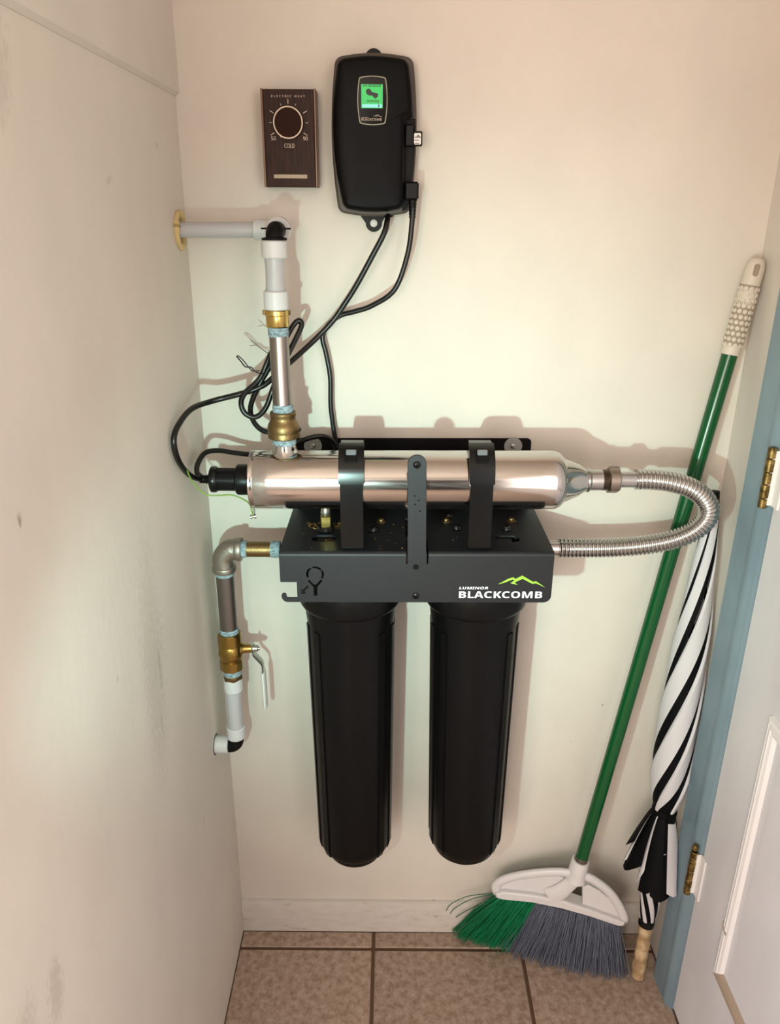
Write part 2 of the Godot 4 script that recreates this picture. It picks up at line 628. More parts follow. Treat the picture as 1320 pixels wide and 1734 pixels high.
func mountain(x0: float, y0: float, w: float, h: float) -> PackedVector2Array:
	# the open double ridge of the emblem: up its outer line and back along its inner one
	var a := [0, 0.27, 0.14, 0.58, 0.20, 0.72, 0.31, 0.86, 0.36, 0.72, 0.50, 1.0, 0.735, 0.48, 0.80, 0.53, 1.0, 0.0, 0.80, 0.36, 0.72, 0.32, 0.51, 0.74, 0.34, 0.42, 0.42, 0.22, 0.26, 0.36, 0.345, 0.62, 0.30, 0.68, 0.14, 0.42]
	var o := PackedVector2Array()
	for i in range(0, a.size(), 2):
		o.append(Vector2(x0 + a[i] * w, y0 + a[i + 1] * h))
	return o

func screw(mb: MB, c: Vector3, r: float, h: float):
	mb.lathe(along(Vector3.BACK, c), P2([r, 0, r, h * 0.4, r * 0.75, h * 0.85, r * 0.4, h, r * 0.35, h * 0.5, 0, h * 0.5]), 16)

# ------------------------------------------------------------------ scene
func _ready():
	rng.seed = 7
	# camera: a phone held at standing height, tipped down
	var cam := Camera3D.new()
	cam.name = "camera"
	cam.fov = 67.03
	cam.near = 0.02
	cam.far = 60.0
	cam.transform = Transform3D(Basis(Vector3.RIGHT, deg_to_rad(-21.3)) * Basis(Vector3.BACK, deg_to_rad(0.45)), Vector3(0, 1.5, 1.28))
	add_child(cam)
	cam.current = true

	var env := Environment.new()
	env.tonemap_mode = Environment.TONE_MAPPER_LINEAR
	env.tonemap_exposure = 0.91
	env.background_mode = Environment.BG_SKY
	var sm := ProceduralSkyMaterial.new()
	sm.sky_top_color = Color(0.55, 0.66, 0.80)
	sm.sky_horizon_color = Color(0.86, 0.88, 0.90)
	sm.ground_bottom_color = Color(0.35, 0.33, 0.30)
	sm.ground_horizon_color = Color(0.75, 0.76, 0.76)
	sm.sky_energy_multiplier = 1.6
	env.sky = Sky.new()
	env.sky.sky_material = sm
	env.sdfgi_enabled = true
	env.ssao_enabled = true
	env.ssil_enabled = true
	var we := WorldEnvironment.new()
	we.name = "world"
	we.environment = env
	add_child(we)

	# daylight through the window of the room behind the camera
	var day := AreaLight3D.new()
	day.name = "window_daylight"
	day.area_size = Vector2(1.5, 1.25)
	day.light_color = Color(1.0, 0.915, 0.85)
	day.light_energy = 6.8
	day.area_range = 12.0
	day.area_attenuation = 2.0
	day.shadow_enabled = true
	day.position = Vector3(-1.05, 1.5, 3.17)
	add_child(day)
	# daylight through the window in the right wall, just behind the camera
	var side_day := AreaLight3D.new()
	side_day.name = "side_window_daylight"
	side_day.area_size = Vector2(1.2, 1.3)
	side_day.light_color = Color(1.0, 0.945, 0.90)
	side_day.light_energy = 2.2
	side_day.area_range = 12.0
	side_day.area_attenuation = 2.0
	side_day.shadow_enabled = true
	side_day.transform = Transform3D(Basis(Vector3.UP, PI / 2), Vector3(0.575, 1.35, 1.95))
	add_child(side_day)
	# added daylight from an unseen far left window, to brighten the door
	var far_day := AreaLight3D.new()
	far_day.name = "added_far_daylight"
	far_day.area_size = Vector2(1.2, 1.5)
	far_day.light_color = Color(0.93, 0.96, 1.0)
	far_day.light_energy = 5.0
	far_day.area_range = 12.0
	far_day.area_attenuation = 2.0
	far_day.shadow_enabled = true
	far_day.transform = Transform3D(Basis(Vector3.UP, -PI / 2), Vector3(-2.37, 1.2, 2.35))
	add_child(far_day)
	# a torch held low on the left, in front of the unit
	var torch := SpotLight3D.new()
	torch.name = "torch_light"
	torch.light_color = Color(0.80, 1.0, 0.955)
	torch.light_energy = 1.0
	torch.light_size = 0.012
	torch.spot_angle = 38.5
	torch.spot_angle_attenuation = 1.0
	torch.spot_range = 8.0
	torch.spot_attenuation = 2.0
	torch.shadow_enabled = true
	torch.position = Vector3(-0.185, 1.14, 1.05)
	torch.basis = Basis.looking_at(Vector3(0.07, 0.96, 0.0) - torch.position)
	add_child(torch)

	make_materials()
	build_room()
	build_door()
	build_chamber_and_rack()
	build_filters()
	build_hose()
	build_upper_pipe()
	build_lower_pipe()
	build_controller()
	build_thermostat()
	build_cords()
	build_broom()
	build_umbrella()

func slab(x0: float, x1: float, y0: float, y1: float, z0: float, z1: float, bev := 0.0) -> MB:
	var mb := MB.new()
	mb.box(Vector3((x0 + x1) / 2, (y0 + y1) / 2, (z0 + z1) / 2), Vector3(x1 - x0, y1 - y0, z1 - z0), bev)
	return mb

func build_room():
	var cream := Color(0.835, 0.805, 0.765)
	# the back wall, u along x and v down from 2.45 m
	var wb := slab(-0.42, 0.70, 0.0, 2.45, -0.1, -0.0005)
	var bm := []
	for k in [[0.420, 1.524, 0.0016, 1.0, 0.0, 0.95], [0.366, 1.48, 0.0014, 1.0, 0.0, 0.4], [0.276, 1.174, 0.012, 1.5, 0.6, 0.12], [0.322, 0.915, 0.003, 2.2, 0.9, 0.4], [0.312, 0.884, 0.0026, 2.4, 0.6, 0.45], [0.322, 0.874, 0.002, 2.0, 1.9, 0.4], [0.345, 0.929, 0.0018, 2.4, 0.4, 0.35], [-0.292, 0.196, 0.010, 1.4, 1.4, 0.30], [-0.298, 0.215, 0.006, 1.6, 0.3, 0.32], [-0.250, 0.118, 0.010, 1.3, 0.0, 0.22], [-0.187, 0.101, 0.004, 1.5, 0.0, 0.55], [-0.055, 0.098, 0.012, 2.4, 0.0, 0.35], [-0.08, 0.14, 0.014, 2.6, 0.05, 0.12], [0.03, 0.115, 0.02, 3.0, 0.0, 0.12], [-0.16, 0.16, 0.012, 2.0, 0.1, 0.10]]:
		bm.append([(k[0] + 0.36) / 0.96, (2.45 - k[1]) / 2.4 * 2.0, k[2] / 0.96, k[3], k[4], k[5]])
	wb.cuv = [Vector2(0, 1.0208), Vector2(1, 1.0208), Vector2(1, 0)]
	wb.tri(Vector3(-0.36, 0, 0), Vector3(0.60, 0, 0), Vector3(0.60, 2.45, 0))
	wb.cuv = [Vector2(0, 1.0208), Vector2(1, 0), Vector2(0, 0)]
	wb.tri(Vector3(-0.36, 0, 0), Vector3(0.60, 2.45, 0), Vector3(-0.36, 2.45, 0))
	struct("wall_back", wb, wall_paint(cream, 720, 1440, bm, 3, 0.012), "cream painted back wall behind the filter unit")
	# left wall up to the board joint at 1.655 m, and the board above it standing 3.5 mm proud
	var wl := slab(-0.42, -0.3205, 0.0, 1.655, -0.02, 0.88)
	var lm := []
	for k in [[0.66, 1.247, 0.004, 1.0, 0.0, 0.45], [0.57, 1.60, 0.02, 2.0, 0.7, 0.10], [0.37, 0.962, 0.055, 2.0, 1.3, 0.06], [0.375, 0.876, 0.05, 2.2, 1.4, 0.06], [0.352, 0.90, 0.006, 4.0, 1.45, 0.16], [0.37, 0.82, 0.004, 4.0, 1.4, 0.14], [0.75, 0.79, 0.018, 1.5, 1.2, 0.14], [0.81, 0.81, 0.02, 1.5, 0.6, 0.11], [0.126, 1.58, 0.003, 3.0, 0.0, 0.16], [0.33, 1.53, 0.003, 4.0, 0.2, 0.11], [0.22, 0.5, 0.004, 2.0, 1.2, 0.16], [0.5, 0.98, 0.004, 1.0, 0.0, 0.14]]:
		lm.append([k[0] / 1.0, (1.655 - k[1]) / 1.66, k[2] / 1.0, k[3], k[4], k[5]])
	wl.cuv = [Vector2(0, 1), Vector2(0.88, 1), Vector2(0.88, 0)]
	wl.tri(Vector3(-0.32, 0, 0), Vector3(-0.32, 0, 0.88), Vector3(-0.32, 1.655, 0.88))
	wl.cuv = [Vector2(0, 1), Vector2(0.88, 0), Vector2(0, 0)]
	wl.tri(Vector3(-0.32, 0, 0), Vector3(-0.32, 1.655, 0.88), Vector3(-0.32, 1.655, 0))
	struct("wall_left", wl, wall_paint(cream, 800, 800, lm, 4, 0.022), "cream painted left wall with scuffs and stains")
	var plain := tri_map(mat(Color.WHITE, 0.62), Vector3.ONE * 0.9)
	plain.albedo_texture = noise_tex(0.01, 70, 512, 4, grad([[0.2, cream.darkened(0.02)], [0.8, cream.lightened(0.02)]]))
	relief(plain, noise_tex(0.045, 71, 1024, 3), 0.015)
	M.plain = plain
	struct("trim_1", slab(-0.42, -0.3138, 1.6545, 2.45, -0.02, 0.88, 0.005), plain, "wall board above the joint line on the left wall")
	struct("wall_side", slab(-2.4, -0.42, 0, 2.45, 0.77, 0.88), plain, "wall of the room to the left")
	for s in [slab(-2.5, -2.4, 0, 2.45, 0.77, 1.75), slab(-2.5, -2.4, 0, 2.45, 2.95, 3.3), slab(-2.5, -2.4, 0, 0.45, 1.75, 2.95), slab(-2.5, -2.4, 1.95, 2.45, 1.75, 2.95)]:
		struct("wall_far", s, plain, "far left wall round its added window")
	struct("wall_front", slab(-2.5, -1.85, 0, 2.45, 3.2, 3.3), plain, "wall behind the camera")
	for s in [slab(-0.25, 0.70, 0, 2.45, 3.2, 3.3), slab(-1.85, -0.25, 0, 0.85, 3.2, 3.3), slab(-1.85, -0.25, 2.15, 2.45, 3.2, 3.3)]:
		struct("wall_front", s, plain, "wall behind the camera")
	struct("door_2", slab(-0.22, 0.56, 0.0, 2.03, 3.165, 3.2, 0.003), mat(Color(0.16, 0.12, 0.10), 0.5), "added dark door, unseen behind the camera, darkening the chamber reflection")  # added, out of view: gives the steel chamber a dark band to reflect
	struct("ceiling", slab(-2.5, 0.70, 2.45, 2.55, -0.1, 3.3), mat(Color(0.86, 0.83, 0.78), 0.8), "plain ceiling")
	# right wall: a strip beside the corner, the wall over the door and past it
	struct("wall_right", slab(0.581, 0.70, 0, 2.45, -0.02, 0.186), plain, "narrow cream strip of right wall beside the door casing")
	struct("wall_right", slab(0.581, 0.70, 2.04, 2.45, 0.186, 1.0), plain, "right wall over the door")
	for s in [slab(0.581, 0.70, 0, 2.45, 1.0, 1.35), slab(0.581, 0.70, 0, 2.45, 2.55, 3.3), slab(0.581, 0.70, 0, 0.70, 1.35, 2.55), slab(0.581, 0.70, 2.0, 2.45, 1.35, 2.55)]:
		struct("wall_right", s, plain, "right wall past the door, round its window")
	# floor: grout bed and square tiles with their own edges
	var fl := struct("floor", slab(-2.5, 0.70, -0.1, -0.0025, -0.1, 3.3), M.grout, "brown grout bed under square ceramic tiles")
	var k := 0
	for r in 5:
		var z0 := 0.0125 if r == 0 else 0.0585 + 0.3235 * (r - 1)
		var z1 := 0.0515 if r == 0 else z0 + 0.3165
		for c in range(-1, 2):
			var x0 := -0.0255 + 0.3235 * c
			var x1 := x0 + 0.3165
			x0 = maxf(x0, -0.319)
			x1 = minf(x1, 0.5795)
			var y := rng.randf_range(-0.0004, 0.0004)
			org = Vector3.ZERO
			part("tile", slab(x0, x1, -0.009, y, z0, z1, 0.0022), M["tile%d" % (k % 3)], fl)
			k += 1
	org = Vector3.ZERO
	tag(part("far_tiles", slab(-2.4, 0.5795, -0.004, -0.001, 1.36, 3.2), M.tile0, fl), "", "", "", "stuff")
	tag(part("far_tiles", slab(-2.4, -0.43, -0.004, -0.001, 0.89, 1.355), M.tile1, fl), "", "", "", "stuff")
	# low wooden baseboard with chipped cream paint
	var bb := MB.new()
	bb.prism(V2([0, 0, 0.0125, 0, 0.0125, 0.072, 0.0105, 0.080, 0.006, 0.083, 0, 0.083]), -0.578, 0.3195, Transform3D(Basis(Vector3.BACK, Vector3.UP, Vector3.LEFT), Vector3.ZERO))
	var bmat := tri_map(mat(Color.WHITE, 0.55), Vector3(1.6, 4.0, 1.6))
	bmat.albedo_texture = noise_tex(0.012, 73, 1024, 6, grad([[0.0, Color(0.55, 0.49, 0.41)], [0.10, Color(0.70, 0.65, 0.59)], [0.22, Color(0.795, 0.765, 0.725)], [0.8, Color(0.82, 0.80, 0.77)]]))
	struct("baseboard_back", bb, bmat, "low cream baseboard with scuffed paint")
	# blue painted door casing on the right wall
	var cs := MB.new()
	cs.prism(V2([0.113, 0.0, 0.113, 0.017, 0.1155, 0.019, 0.155, 0.0165, 0.160, 0.0155, 0.165, 0.0165, 0.171, 0.0165, 0.176, 0.0145, 0.180, 0.011, 0.1855, 0.0085, 0.1875, 0.0]), -2.06, 0.0, Transform3D(Basis(Vector3.BACK, Vector3.LEFT, Vector3.DOWN), Vector3(0.5815, 0.0, 0)))
	struct("trim_2", cs, M.blue, "blue painted door casing with a rounded bead")

func build_door():
	var d := Node3D.new()
	d.name = "door_1"
	add_child(d)
	tag(d, "white panelled door with ridged moulding", "", "", "structure")
	org = Vector3.ZERO
	var leaf := slab(0.577, 0.615, 0.010, 2.03, 0.190, 0.99, 0.002)
	part("door_leaf", leaf, M.door, d)
	for pn in [[0.2608, 0.798], [0.93, 1.88]]:
		var y0: float = pn[0]
		var y1: float = pn[1]
		var z0 := 0.3075
		var z1 := 0.872
		# ridged moulding: three beads mitred at the corners
		var prof := [[0.0, 0.0], [0.002, 0.006], [0.007, 0.0075], [0.0085, 0.0055], [0.010, 0.008], [0.015, 0.0085], [0.0165, 0.006], [0.018, 0.0075], [0.0225, 0.006], [0.0245, 0.002], [0.0255, 0.0]]
		for side in 4:
			var mb := MB.new()
			for i in prof.size() - 1:
				var q := []
				for e in [[i, 0], [i, 1], [i + 1, 1], [i + 1, 0]]:
					var o: float = prof[e[0]][0]
					var h: float = prof[e[0]][1]
					var x := 0.577 - h
					var cz := [z0 + o, z1 - o]
					var cy := [y0 + o, y1 - o]
					if side == 0: q.append(Vector3(x, cy[e[1]], cz[0]))
					elif side == 1: q.append(Vector3(x, cy[e[1]], cz[1]))
					elif side == 2: q.append(Vector3(x, cy[0], cz[e[1]]))
					else: q.append(Vector3(x, cy[1], cz[e[1]]))
				mb.quad_out(q[0], q[1], q[2], q[3], Vector3.LEFT)
			part("panel_moulding", mb, M.brown_trim if side == 2 else M.door_trim, d, "brownish lower moulding" if side == 2 and y0 < 0.5 else "")
		if y0 < 0.5:
			var chip := MB.new()
			chip.box(Vector3(0.5690, 0.372, 0.3205), Vector3(0.0016, 0.004, 0.014), 0.0004, Basis(Vector3.RIGHT, 0.25))
			chip.box(Vector3(0.5705, 0.377, 0.3105), Vector3(0.0016, 0.012, 0.003), 0.0004)
			part("paint_chip", chip, M.brown_trim, d)
		part("door_panel", slab(0.5745, 0.580, y0 + 0.055, y1 - 0.055, z0 + 0.045, z1 - 0.045, 0.0022), M.door, d)
	# brass butt hinges: five knuckles, two ball ends and a painted leaf
	for h in [[1.0845, 1.180, true], [0.308, 0.410, false]]:
		var y0: float = h[0]
		var y1: float = h[1]
		var c := Vector3(0.5635, 0, 0.183)
		var lf := slab(0.5735, 0.5775, y0 + 0.004, y1 - 0.004, 0.187, 0.208, 0.001)
		lf.box(Vector3(0.569, (y0 + y1) / 2, 0.1875), Vector3(0.011, y1 - y0 - 0.01, 0.002), 0.0005)
		var hg := part("door_hinge", lf, M.door_trim, d, "painted hinge with brass knuckles")
		var cuts: Array = [0.0, 0.17, 0.40, 0.60, 0.82, 1.0] if h[2] else [0.0, 0.16, 0.36, 0.55, 0.80, 1.0]
		for i in 5:
			var a := lerpf(y0, y1, cuts[i])
			var b := lerpf(y0, y1, cuts[i + 1]) - 0.0009
			var kb := MB.new()
			kb.lathe(upright(Vector3(c.x, a, c.z)), [Vector2(0, 0)] + ring_prof(0.0066 if i % 2 == 0 else 0.0069, 0, b - a, 0.0007), 18)
			part("knuckle", kb, M.brass_hinge, hg)
		if not h[2]:
			var tip := MB.new()
			tip.lathe(upright(Vector3(c.x, y1, c.z)), P2([0.003, 0, 0.0055, 0.004, 0.0062, 0.008, 0.0045, 0.013, 0, 0.015]), 16)
			part("hinge_tip", tip, M.brass_hinge, hg)

func csg_slot(root: CSGShape3D, poly: PackedVector2Array, xf: Transform3D, depth: float):
	var p := CSGPolygon3D.new()
	p.name = "cutout"
	p.polygon = poly
	p.depth = depth
	p.operation = CSGShape3D.OPERATION_SUBTRACTION
	p.material = M.powder
	p.transform = xf
	root.add_child(p, true)

func arc_band(c: Vector2, r0: float, r1: float, a0: float, a1: float, k := 8) -> PackedVector2Array:
	var o := PackedVector2Array()
	for i in k + 1:
		o.append(c + Vector2.from_angle(deg_to_rad(lerpf(a0, a1, float(i) / k))) * r1)
	for i in k + 1:
		o.append(c + Vector2.from_angle(deg_to_rad(lerpf(a1, a0, float(i) / k))) * r0)
	return o

func build_chamber_and_rack():
	var b := Vector3(0.041, 0.927, 0.0)
	var t := thing("filter_rack", "black powder-coated steel wall rack with white and green lettering holding both filters", "rack", b, true)
	# bent sheet: top plate and front flange, pierced like the real one
	var prof := PackedVector2Array()
	var R := 0.0062
	prof.append(Vector2(0.004, 1.0125))
	for i in 9:
		var a := deg_to_rad(90.0 - 90.0 * i / 8)
		prof.append(Vector2(0.2 - R + R * cos(a), 1.0125 - R + R * sin(a)))
	prof.append(Vector2(0.2, 0.927))
	prof.append(Vector2(0.197, 0.927))
	for i in 9:
		var a := deg_to_rad(90.0 * i / 8)
		prof.append(Vector2(0.2 - R + (R - 0.003) * cos(a), 1.0125 - R + (R - 0.003) * sin(a)))
	prof.append(Vector2(0.004, 1.0095))
	var s := CSGPolygon3D.new()
	s.name = "rack_sheet"
	s.polygon = prof
	s.depth = 0.4225
	s.smooth_faces = false
	s.material = M.powder
	var off := -b
	s.transform = Transform3D(Basis(Vector3.BACK, Vector3.UP, Vector3.LEFT), Vector3(-0.170, 0, 0) + off)
	t.add_child(s)
	var inv := s.transform.affine_inverse()
	var face := Transform3D(Basis(), Vector3(0, 0, 0.22) + off)      # cuts through the flange, drawn in x and y
	var plate := Transform3D(Basis(Vector3.RIGHT, Vector3.BACK, Vector3.DOWN), Vector3(0, 1.03, 0) + off)   # through the top plate, in x and z (local -z is up)
	var plate_low := Transform3D(Basis(Vector3.RIGHT, Vector3.BACK, Vector3.DOWN), Vector3(0, 0.995, 0) + off)
	csg_slot(s, V2([-0.18, 0.9345, -0.1445, 0.9345, -0.1445, 0.962, -0.18, 0.962]), inv * face, 0.04)
	csg_slot(s, V2([-0.18, 0.92, -0.1595, 0.92, -0.1595, 0.941, -0.18, 0.941]), inv * face, 0.04)
	var cr := PackedVector2Array([Vector2(0.262, 0.92), Vector2(0.262, 0.939)])
	for i in 7:
		var a := deg_to_rad(-90.0 * i / 6)
		cr.append(Vector2(0.2405 + 0.012 * cos(a), 0.939 + 0.012 * sin(a)))
	cr.append(Vector2(0.2405, 0.92))
	csg_slot(s, cr, inv * face, 0.04)
	for x in [0.0252, 0.0569]:
		csg_slot(s, V2([x, 0.9935, x + 0.0026, 0.9935, x + 0.0026, 1.02, x, 1.02]), inv * face, 0.04)
	csg_slot(s, V2([0.0252, 0.06, 0.0595, 0.06, 0.0595, 0.1965, 0.0252, 0.1965]), inv * plate_low, 0.04)
	for c in [[-0.105, 0.145], [0.187, 0.146]]:
		csg_slot(s, rounded(c[0] - 0.0205, c[1] - 0.0135, c[0] + 0.0205, c[1] + 0.0135, 0.013), inv * plate_low, 0.04)
	var ic := Vector2(-0.1155, 0.9752)
	for a in [[40.0, 108.0], [118.0, 205.0], [-32.0, 32.0]]:
		csg_slot(s, arc_band(ic, 0.0105, 0.0138, a[0], a[1]), inv * face, 0.04)
	csg_slot(s, V2([-0.1275, 0.9645, -0.1245, 0.966, -0.1185, 0.958, -0.1145, 0.9575, -0.1065, 0.967, -0.1045, 0.964, -0.1125, 0.9535, -0.1132, 0.9385, -0.1185, 0.9385, -0.1188, 0.9535]), inv * face, 0.04)
	csg_slot(s, V2([-0.139, 0.9415, -0.138, 0.951, -0.1355, 0.9485, -0.1275, 0.9565, -0.125, 0.954, -0.133, 0.946, -0.1305, 0.9425]), inv * face, 0.04)
	var hk := MB.new()
	hk.prism(arc_band(Vector2(-0.1593, 0.9370), 0.0025, 0.0100, 165, 270, 10), 0.197, 0.2)
	hk.prism(ngon(Vector2(-0.1653, 0.9385), 0.0037, 14), 0.1971, 0.1999)
	part("hook_tip", hk, M.powder, t)
	# cheek plates that carry the sheet back to the wall
	var ck := MB.new()
	ck.box(Vector3(0.041, 0.99, 0.0055), Vector3(0.40, 0.045, 0.003), 0.0008)
	part("rear_flange", ck, M.powder, t)
	var bp := MB.new()
	bp.prism(rounded(-0.163, 0.955, 0.2415, 1.1375, 0.007), 0.0005, 0.004, Transform3D(), 0.0006)
	part("back_plate", bp, M.black_matt, t)
	for x in [-0.132, 0.2105]:
		var w := MB.new()
		w.lathe(along(Vector3.BACK, Vector3(x, 1.1245, 0.004)), ring_prof(0.0155, 0, 0.002, 0.0006), 28)
		var wo := part("washer", w, M.washer, t, "round grey washer")
		var sc := MB.new()
		screw(sc, Vector3(x, 1.125, 0.006), 0.0048, 0.003)
		part("screw", sc, M.zinc, wo)
	# upright tab in front of the chamber
	var tb := MB.new()
	var tp := PackedVector2Array([Vector2(0.0275, 0.9935), Vector2(0.0565, 0.9935)])
	for i in 13:
		var a := deg_to_rad(180.0 * i / 12)
		tp.append(Vector2(0.0400 + 0.0139 * cos(a), 1.1545 + 0.0139 * sin(a)))
	tb.prism(tp, 0.197, 0.2003, Transform3D(), 0.0006)
	var tab := part("upright_tab", tb, M.powder, t)
	for p in [Vector3(0.0398, 1.1535, 0.2003), Vector3(0.0410, 0.9388, 0.2)]:
		var sc := MB.new()
		screw(sc, p, 0.0056, 0.003)
		part("screw", sc, M.black_gloss, tab if p.y > 1.0 else t)
	var ho := MB.new()
	ho.lathe(along(Vector3.BACK, Vector3(0.0404, 0.9882, 0.1992)), ring_prof(0.0046, 0, 0.0016, 0.0006), 16)
	part("rivet", ho, M.black_gloss, t)
	for p in [Vector2(0.0370, 1.105), Vector2(0.0380, 1.0915), Vector2(0.0435, 1.098), Vector2(0.0455, 1.081)]:
		var d := MB.new()
		d.lathe(along(Vector3.BACK, Vector3(p.x, p.y, 0.2002)), ring_prof(0.0013, 0, 0.0006, 0.0002), 10)
		part("rivet", d, M.black_gloss, tab)
	# print on the flange
	lettering("BLACKCOMB", Vector3(0.1733, 0.9408, 0.2003), 0.130, 0.0118, M.logo_white, t)
	lettering("LUMINOR", Vector3(0.1312, 0.9524, 0.2003), 0.045, 0.0042, M.logo_white, t, true, 0.25)
	var em := MB.new()
	em.prism(mountain(0.1685, 0.9535, 0.0735, 0.0205), 0.1999, 0.2006)
	part("mountain_emblem", em, M.logo_green, t, "green mountain ridge emblem")

	# bolts on the top plate
	for p in [Vector3(-0.0148, 1.0125, 0.0751), Vector3(0.0946, 1.0125, 0.0728), Vector3(0.2044, 1.0125, 0.0706)]:
		var m := MB.new()
		m.lathe(upright(p), P2([0, 0, 0.0082, 0, 0.0082, 0.001, 0.0075, 0.0016, 0.0052, 0.0016, 0.0052, 0.005, 0.0045, 0.006, 0, 0.006]), 6)
		part("bolt", m, M.brass_old, t, "brass bolt head")
	for p in [Vector3(0.1099, 1.0125, 0.1062), Vector3(0.191, 1.0125, 0.1095), Vector3(-0.0268, 1.0125, 0.114), Vector3(0.10, 1.0125, 0.052)]:
		var m := MB.new()
		m.lathe(upright(p), P2([0, 0, 0.0075, 0, 0.0085, 0.002, 0.007, 0.006, 0.0035, 0.0075, 0.0035, 0.005, 0, 0.005]), 14)
		part("bolt", m, M.black_gloss, t, "black socket bolt")

	# brass bleed fitting on the left filter
	var f := thing("bleed_fitting", "small nickel and brass square plug standing on the black top plate", "fitting", Vector3(-0.1041, 1.0125, 0.108), true)
	var fb := MB.new()
	fb.lathe(upright(Vector3(-0.1041, 1.0125, 0.112)), P2([0, 0, 0.0135, 0, 0.015, 0.003, 0.0125, 0.008, 0.011, 0.0085, 0, 0.0085]), 20)
	part("collar", fb, M.black_gloss, f)
	var fs := MB.new()
	fs.box(Vector3(-0.1041, 1.030, 0.112), Vector3(0.0165, 0.019, 0.0165), 0.0012, Basis(Vector3.UP, 0.06))
	part("square_body", fs, M.brass, f)
	var fc := MB.new()
	fc.lathe(upright(Vector3(-0.1041, 1.0385, 0.110)), P2([0.0055, 0, 0.0075, 0.001, 0.0085, 0.004, 0.0075, 0.009, 0.0068, 0.0145, 0.0055, 0.0165, 0, 0.017]), 20)
	part("nickel_cap", fc, M.zinc, f)
	# crumbs of thread sealant and brass dust on the plate
	var du := MB.new()
	var drg := RandomNumberGenerator.new()
	drg.seed = 12
	for i in 90:
		var c := Vector3(-0.137 + drg.randf() * 0.06, 1.0128, 0.090 + drg.randfn(0, 0.006) + 0.01 * drg.randf())
		if i > 60:
			c = Vector3(drg.randf_range(-0.16, 0.245), 1.0128, drg.randf_range(0.08, 0.19))
		var e := Vector3(drg.randfn(0, 0.004), drg.randf() * 0.003, drg.randfn(0, 0.003)) * (1.0 if i < 60 else 0.25)
		du.bar(c, c + e + Vector3(0.0004, 0, 0), drg.randf_range(0.0003, 0.0008), 4)
	single("sealant_crumbs", du, M.dust, "scatter of brass coloured crumbs on the black top plate", "debris", Vector3(-0.10, 1.0125, 0.09), "", "stuff")

	# polished UV chamber
	t = thing("uv_chamber", "polished stainless steel cylinder lying across the top of the black rack", "uv chamber", Vector3(0.041, 1.062, 0.135), true)
	var body := MB.new()
	var ax := along(Vector3.RIGHT, Vector3(0, 1.1082, 0.135))
	var pr := P2([0, -0.2155, 0.0450, -0.2155, 0.0459, -0.2146, 0.0459, -0.2085, 0.0456, -0.2080, 0.0459, -0.2072])
	for i in 20:
		pr.append(Vector2(0.0459, -0.2072 + 0.459 * (i + 1) / 20.0))
	for i in 10:
		var a := deg_to_rad(58.0 * (i + 1) / 10)
		pr.append(Vector2(0.0459 - 0.022 * (1.0 - cos(a)), 0.2518 + 0.022 * sin(a)))
	pr.append_array(P2([0.0260, 0.293, 0.0195, 0.3025, 0.0180, 0.3065, 0.0178, 0.3085]))
	body.lathe(ax, pr, 96)
	part("chamber_body", body, M.steel, t)
	var neck := MB.new()
	neck.lathe(ax, P2([0.0185, 0.3065, 0.0198, 0.309, 0.0185, 0.3115, 0.0166, 0.3125, 0.0166, 0.3305, 0.0150, 0.3315]), 40)
	part("outlet_neck", neck, M.hose, t)
	var th := MB.new()
	var tpf := []
	for i in 7:
		tpf.append(Vector2(0.0152, 0.3305 + 0.0014 * i))
		tpf.append(Vector2(0.0166, 0.3312 + 0.0014 * i))
	th.lathe(ax, tpf, 32)
	part("thread", th, M.nut, t)
	var boss := MB.new()
	boss.lathe(upright(Vector3(-0.163, 1.140, 0.132)), P2([0.030, 0.004, 0.0255, 0.0085, 0.0208, 0.0135, 0.0188, 0.019, 0.0182, 0.024, 0.0172, 0.0262, 0.0150, 0.0265]), 40)
	part("inlet_boss", boss, M.steel, t)
	var ear := MB.new()
	ear.box(Vector3(-0.2165, 1.058, 0.130), Vector3(0.0015, 0.018, 0.009), 0.0004)
	part("ground_lug", ear, M.zinc, t)
	var gs := MB.new()
	gs.lathe(along(Vector3(-1, -0.1, 0.2), Vector3(-0.214, 1.0445, 0.130)), P2([0, 0, 0.0042, 0, 0.0042, 0.003, 0.0022, 0.0032, 0.0022, 0.0065, 0.0036, 0.0067, 0.0036, 0.0092, 0, 0.0095]), 6)
	part("ground_screw", gs, M.zinc, t)

	# two plastic clamps
	var which := ["left black plastic clamp round the chamber, nearer the brass reducer", "right black plastic clamp round the chamber, nearer the steel hose"]
	var xs := [-0.0576, 0.1382]
	for i in 2:
		t = thing("chamber_clamp", which[i], "clamp", Vector3(xs[i], 1.0125, 0.135), true, "black clamps round the chamber")
		var m := MB.new()
		var xf := Transform3D(Basis(Vector3.BACK, Vector3.UP, Vector3.LEFT), Vector3(xs[i], 0, 0))
		var op := PackedVector2Array()
		op.append_array(V2([0.180, 1.0135, 0.1865, 1.0135, 0.1872, 1.060, 0.1865, 1.108, 0.1862, 1.120]))
		for p in [[0.1852, 1.132], [0.182, 1.143], [0.176, 1.1545], [0.168, 1.1625], [0.158, 1.1680], [0.147, 1.1702], [0.128, 1.1702], [0.116, 1.166], [0.104, 1.157], [0.094, 1.142], [0.088, 1.12]]:
			op.append(Vector2(p[0], p[1]))
		op.append_array(V2([0.0855, 1.108, 0.085, 1.06, 0.0885, 1.06]))
		for k in 25:
			var a := deg_to_rad(188.0 - 196.0 * k / 24)
			op.append(Vector2(0.135 + 0.0464 * cos(a), 1.1082 + 0.0464 * sin(a)))
		op.append(Vector2(0.1815, 1.09))
		m.prism(op, -0.0172, 0.0172, xf, 0.0)
		part("clamp_band", m, M.black_gloss, t)
		var u := MB.new()
		var up := PackedVector2Array(V2([0.1862, 1.1185, 0.1882, 1.1185, 0.1870, 1.1335]))
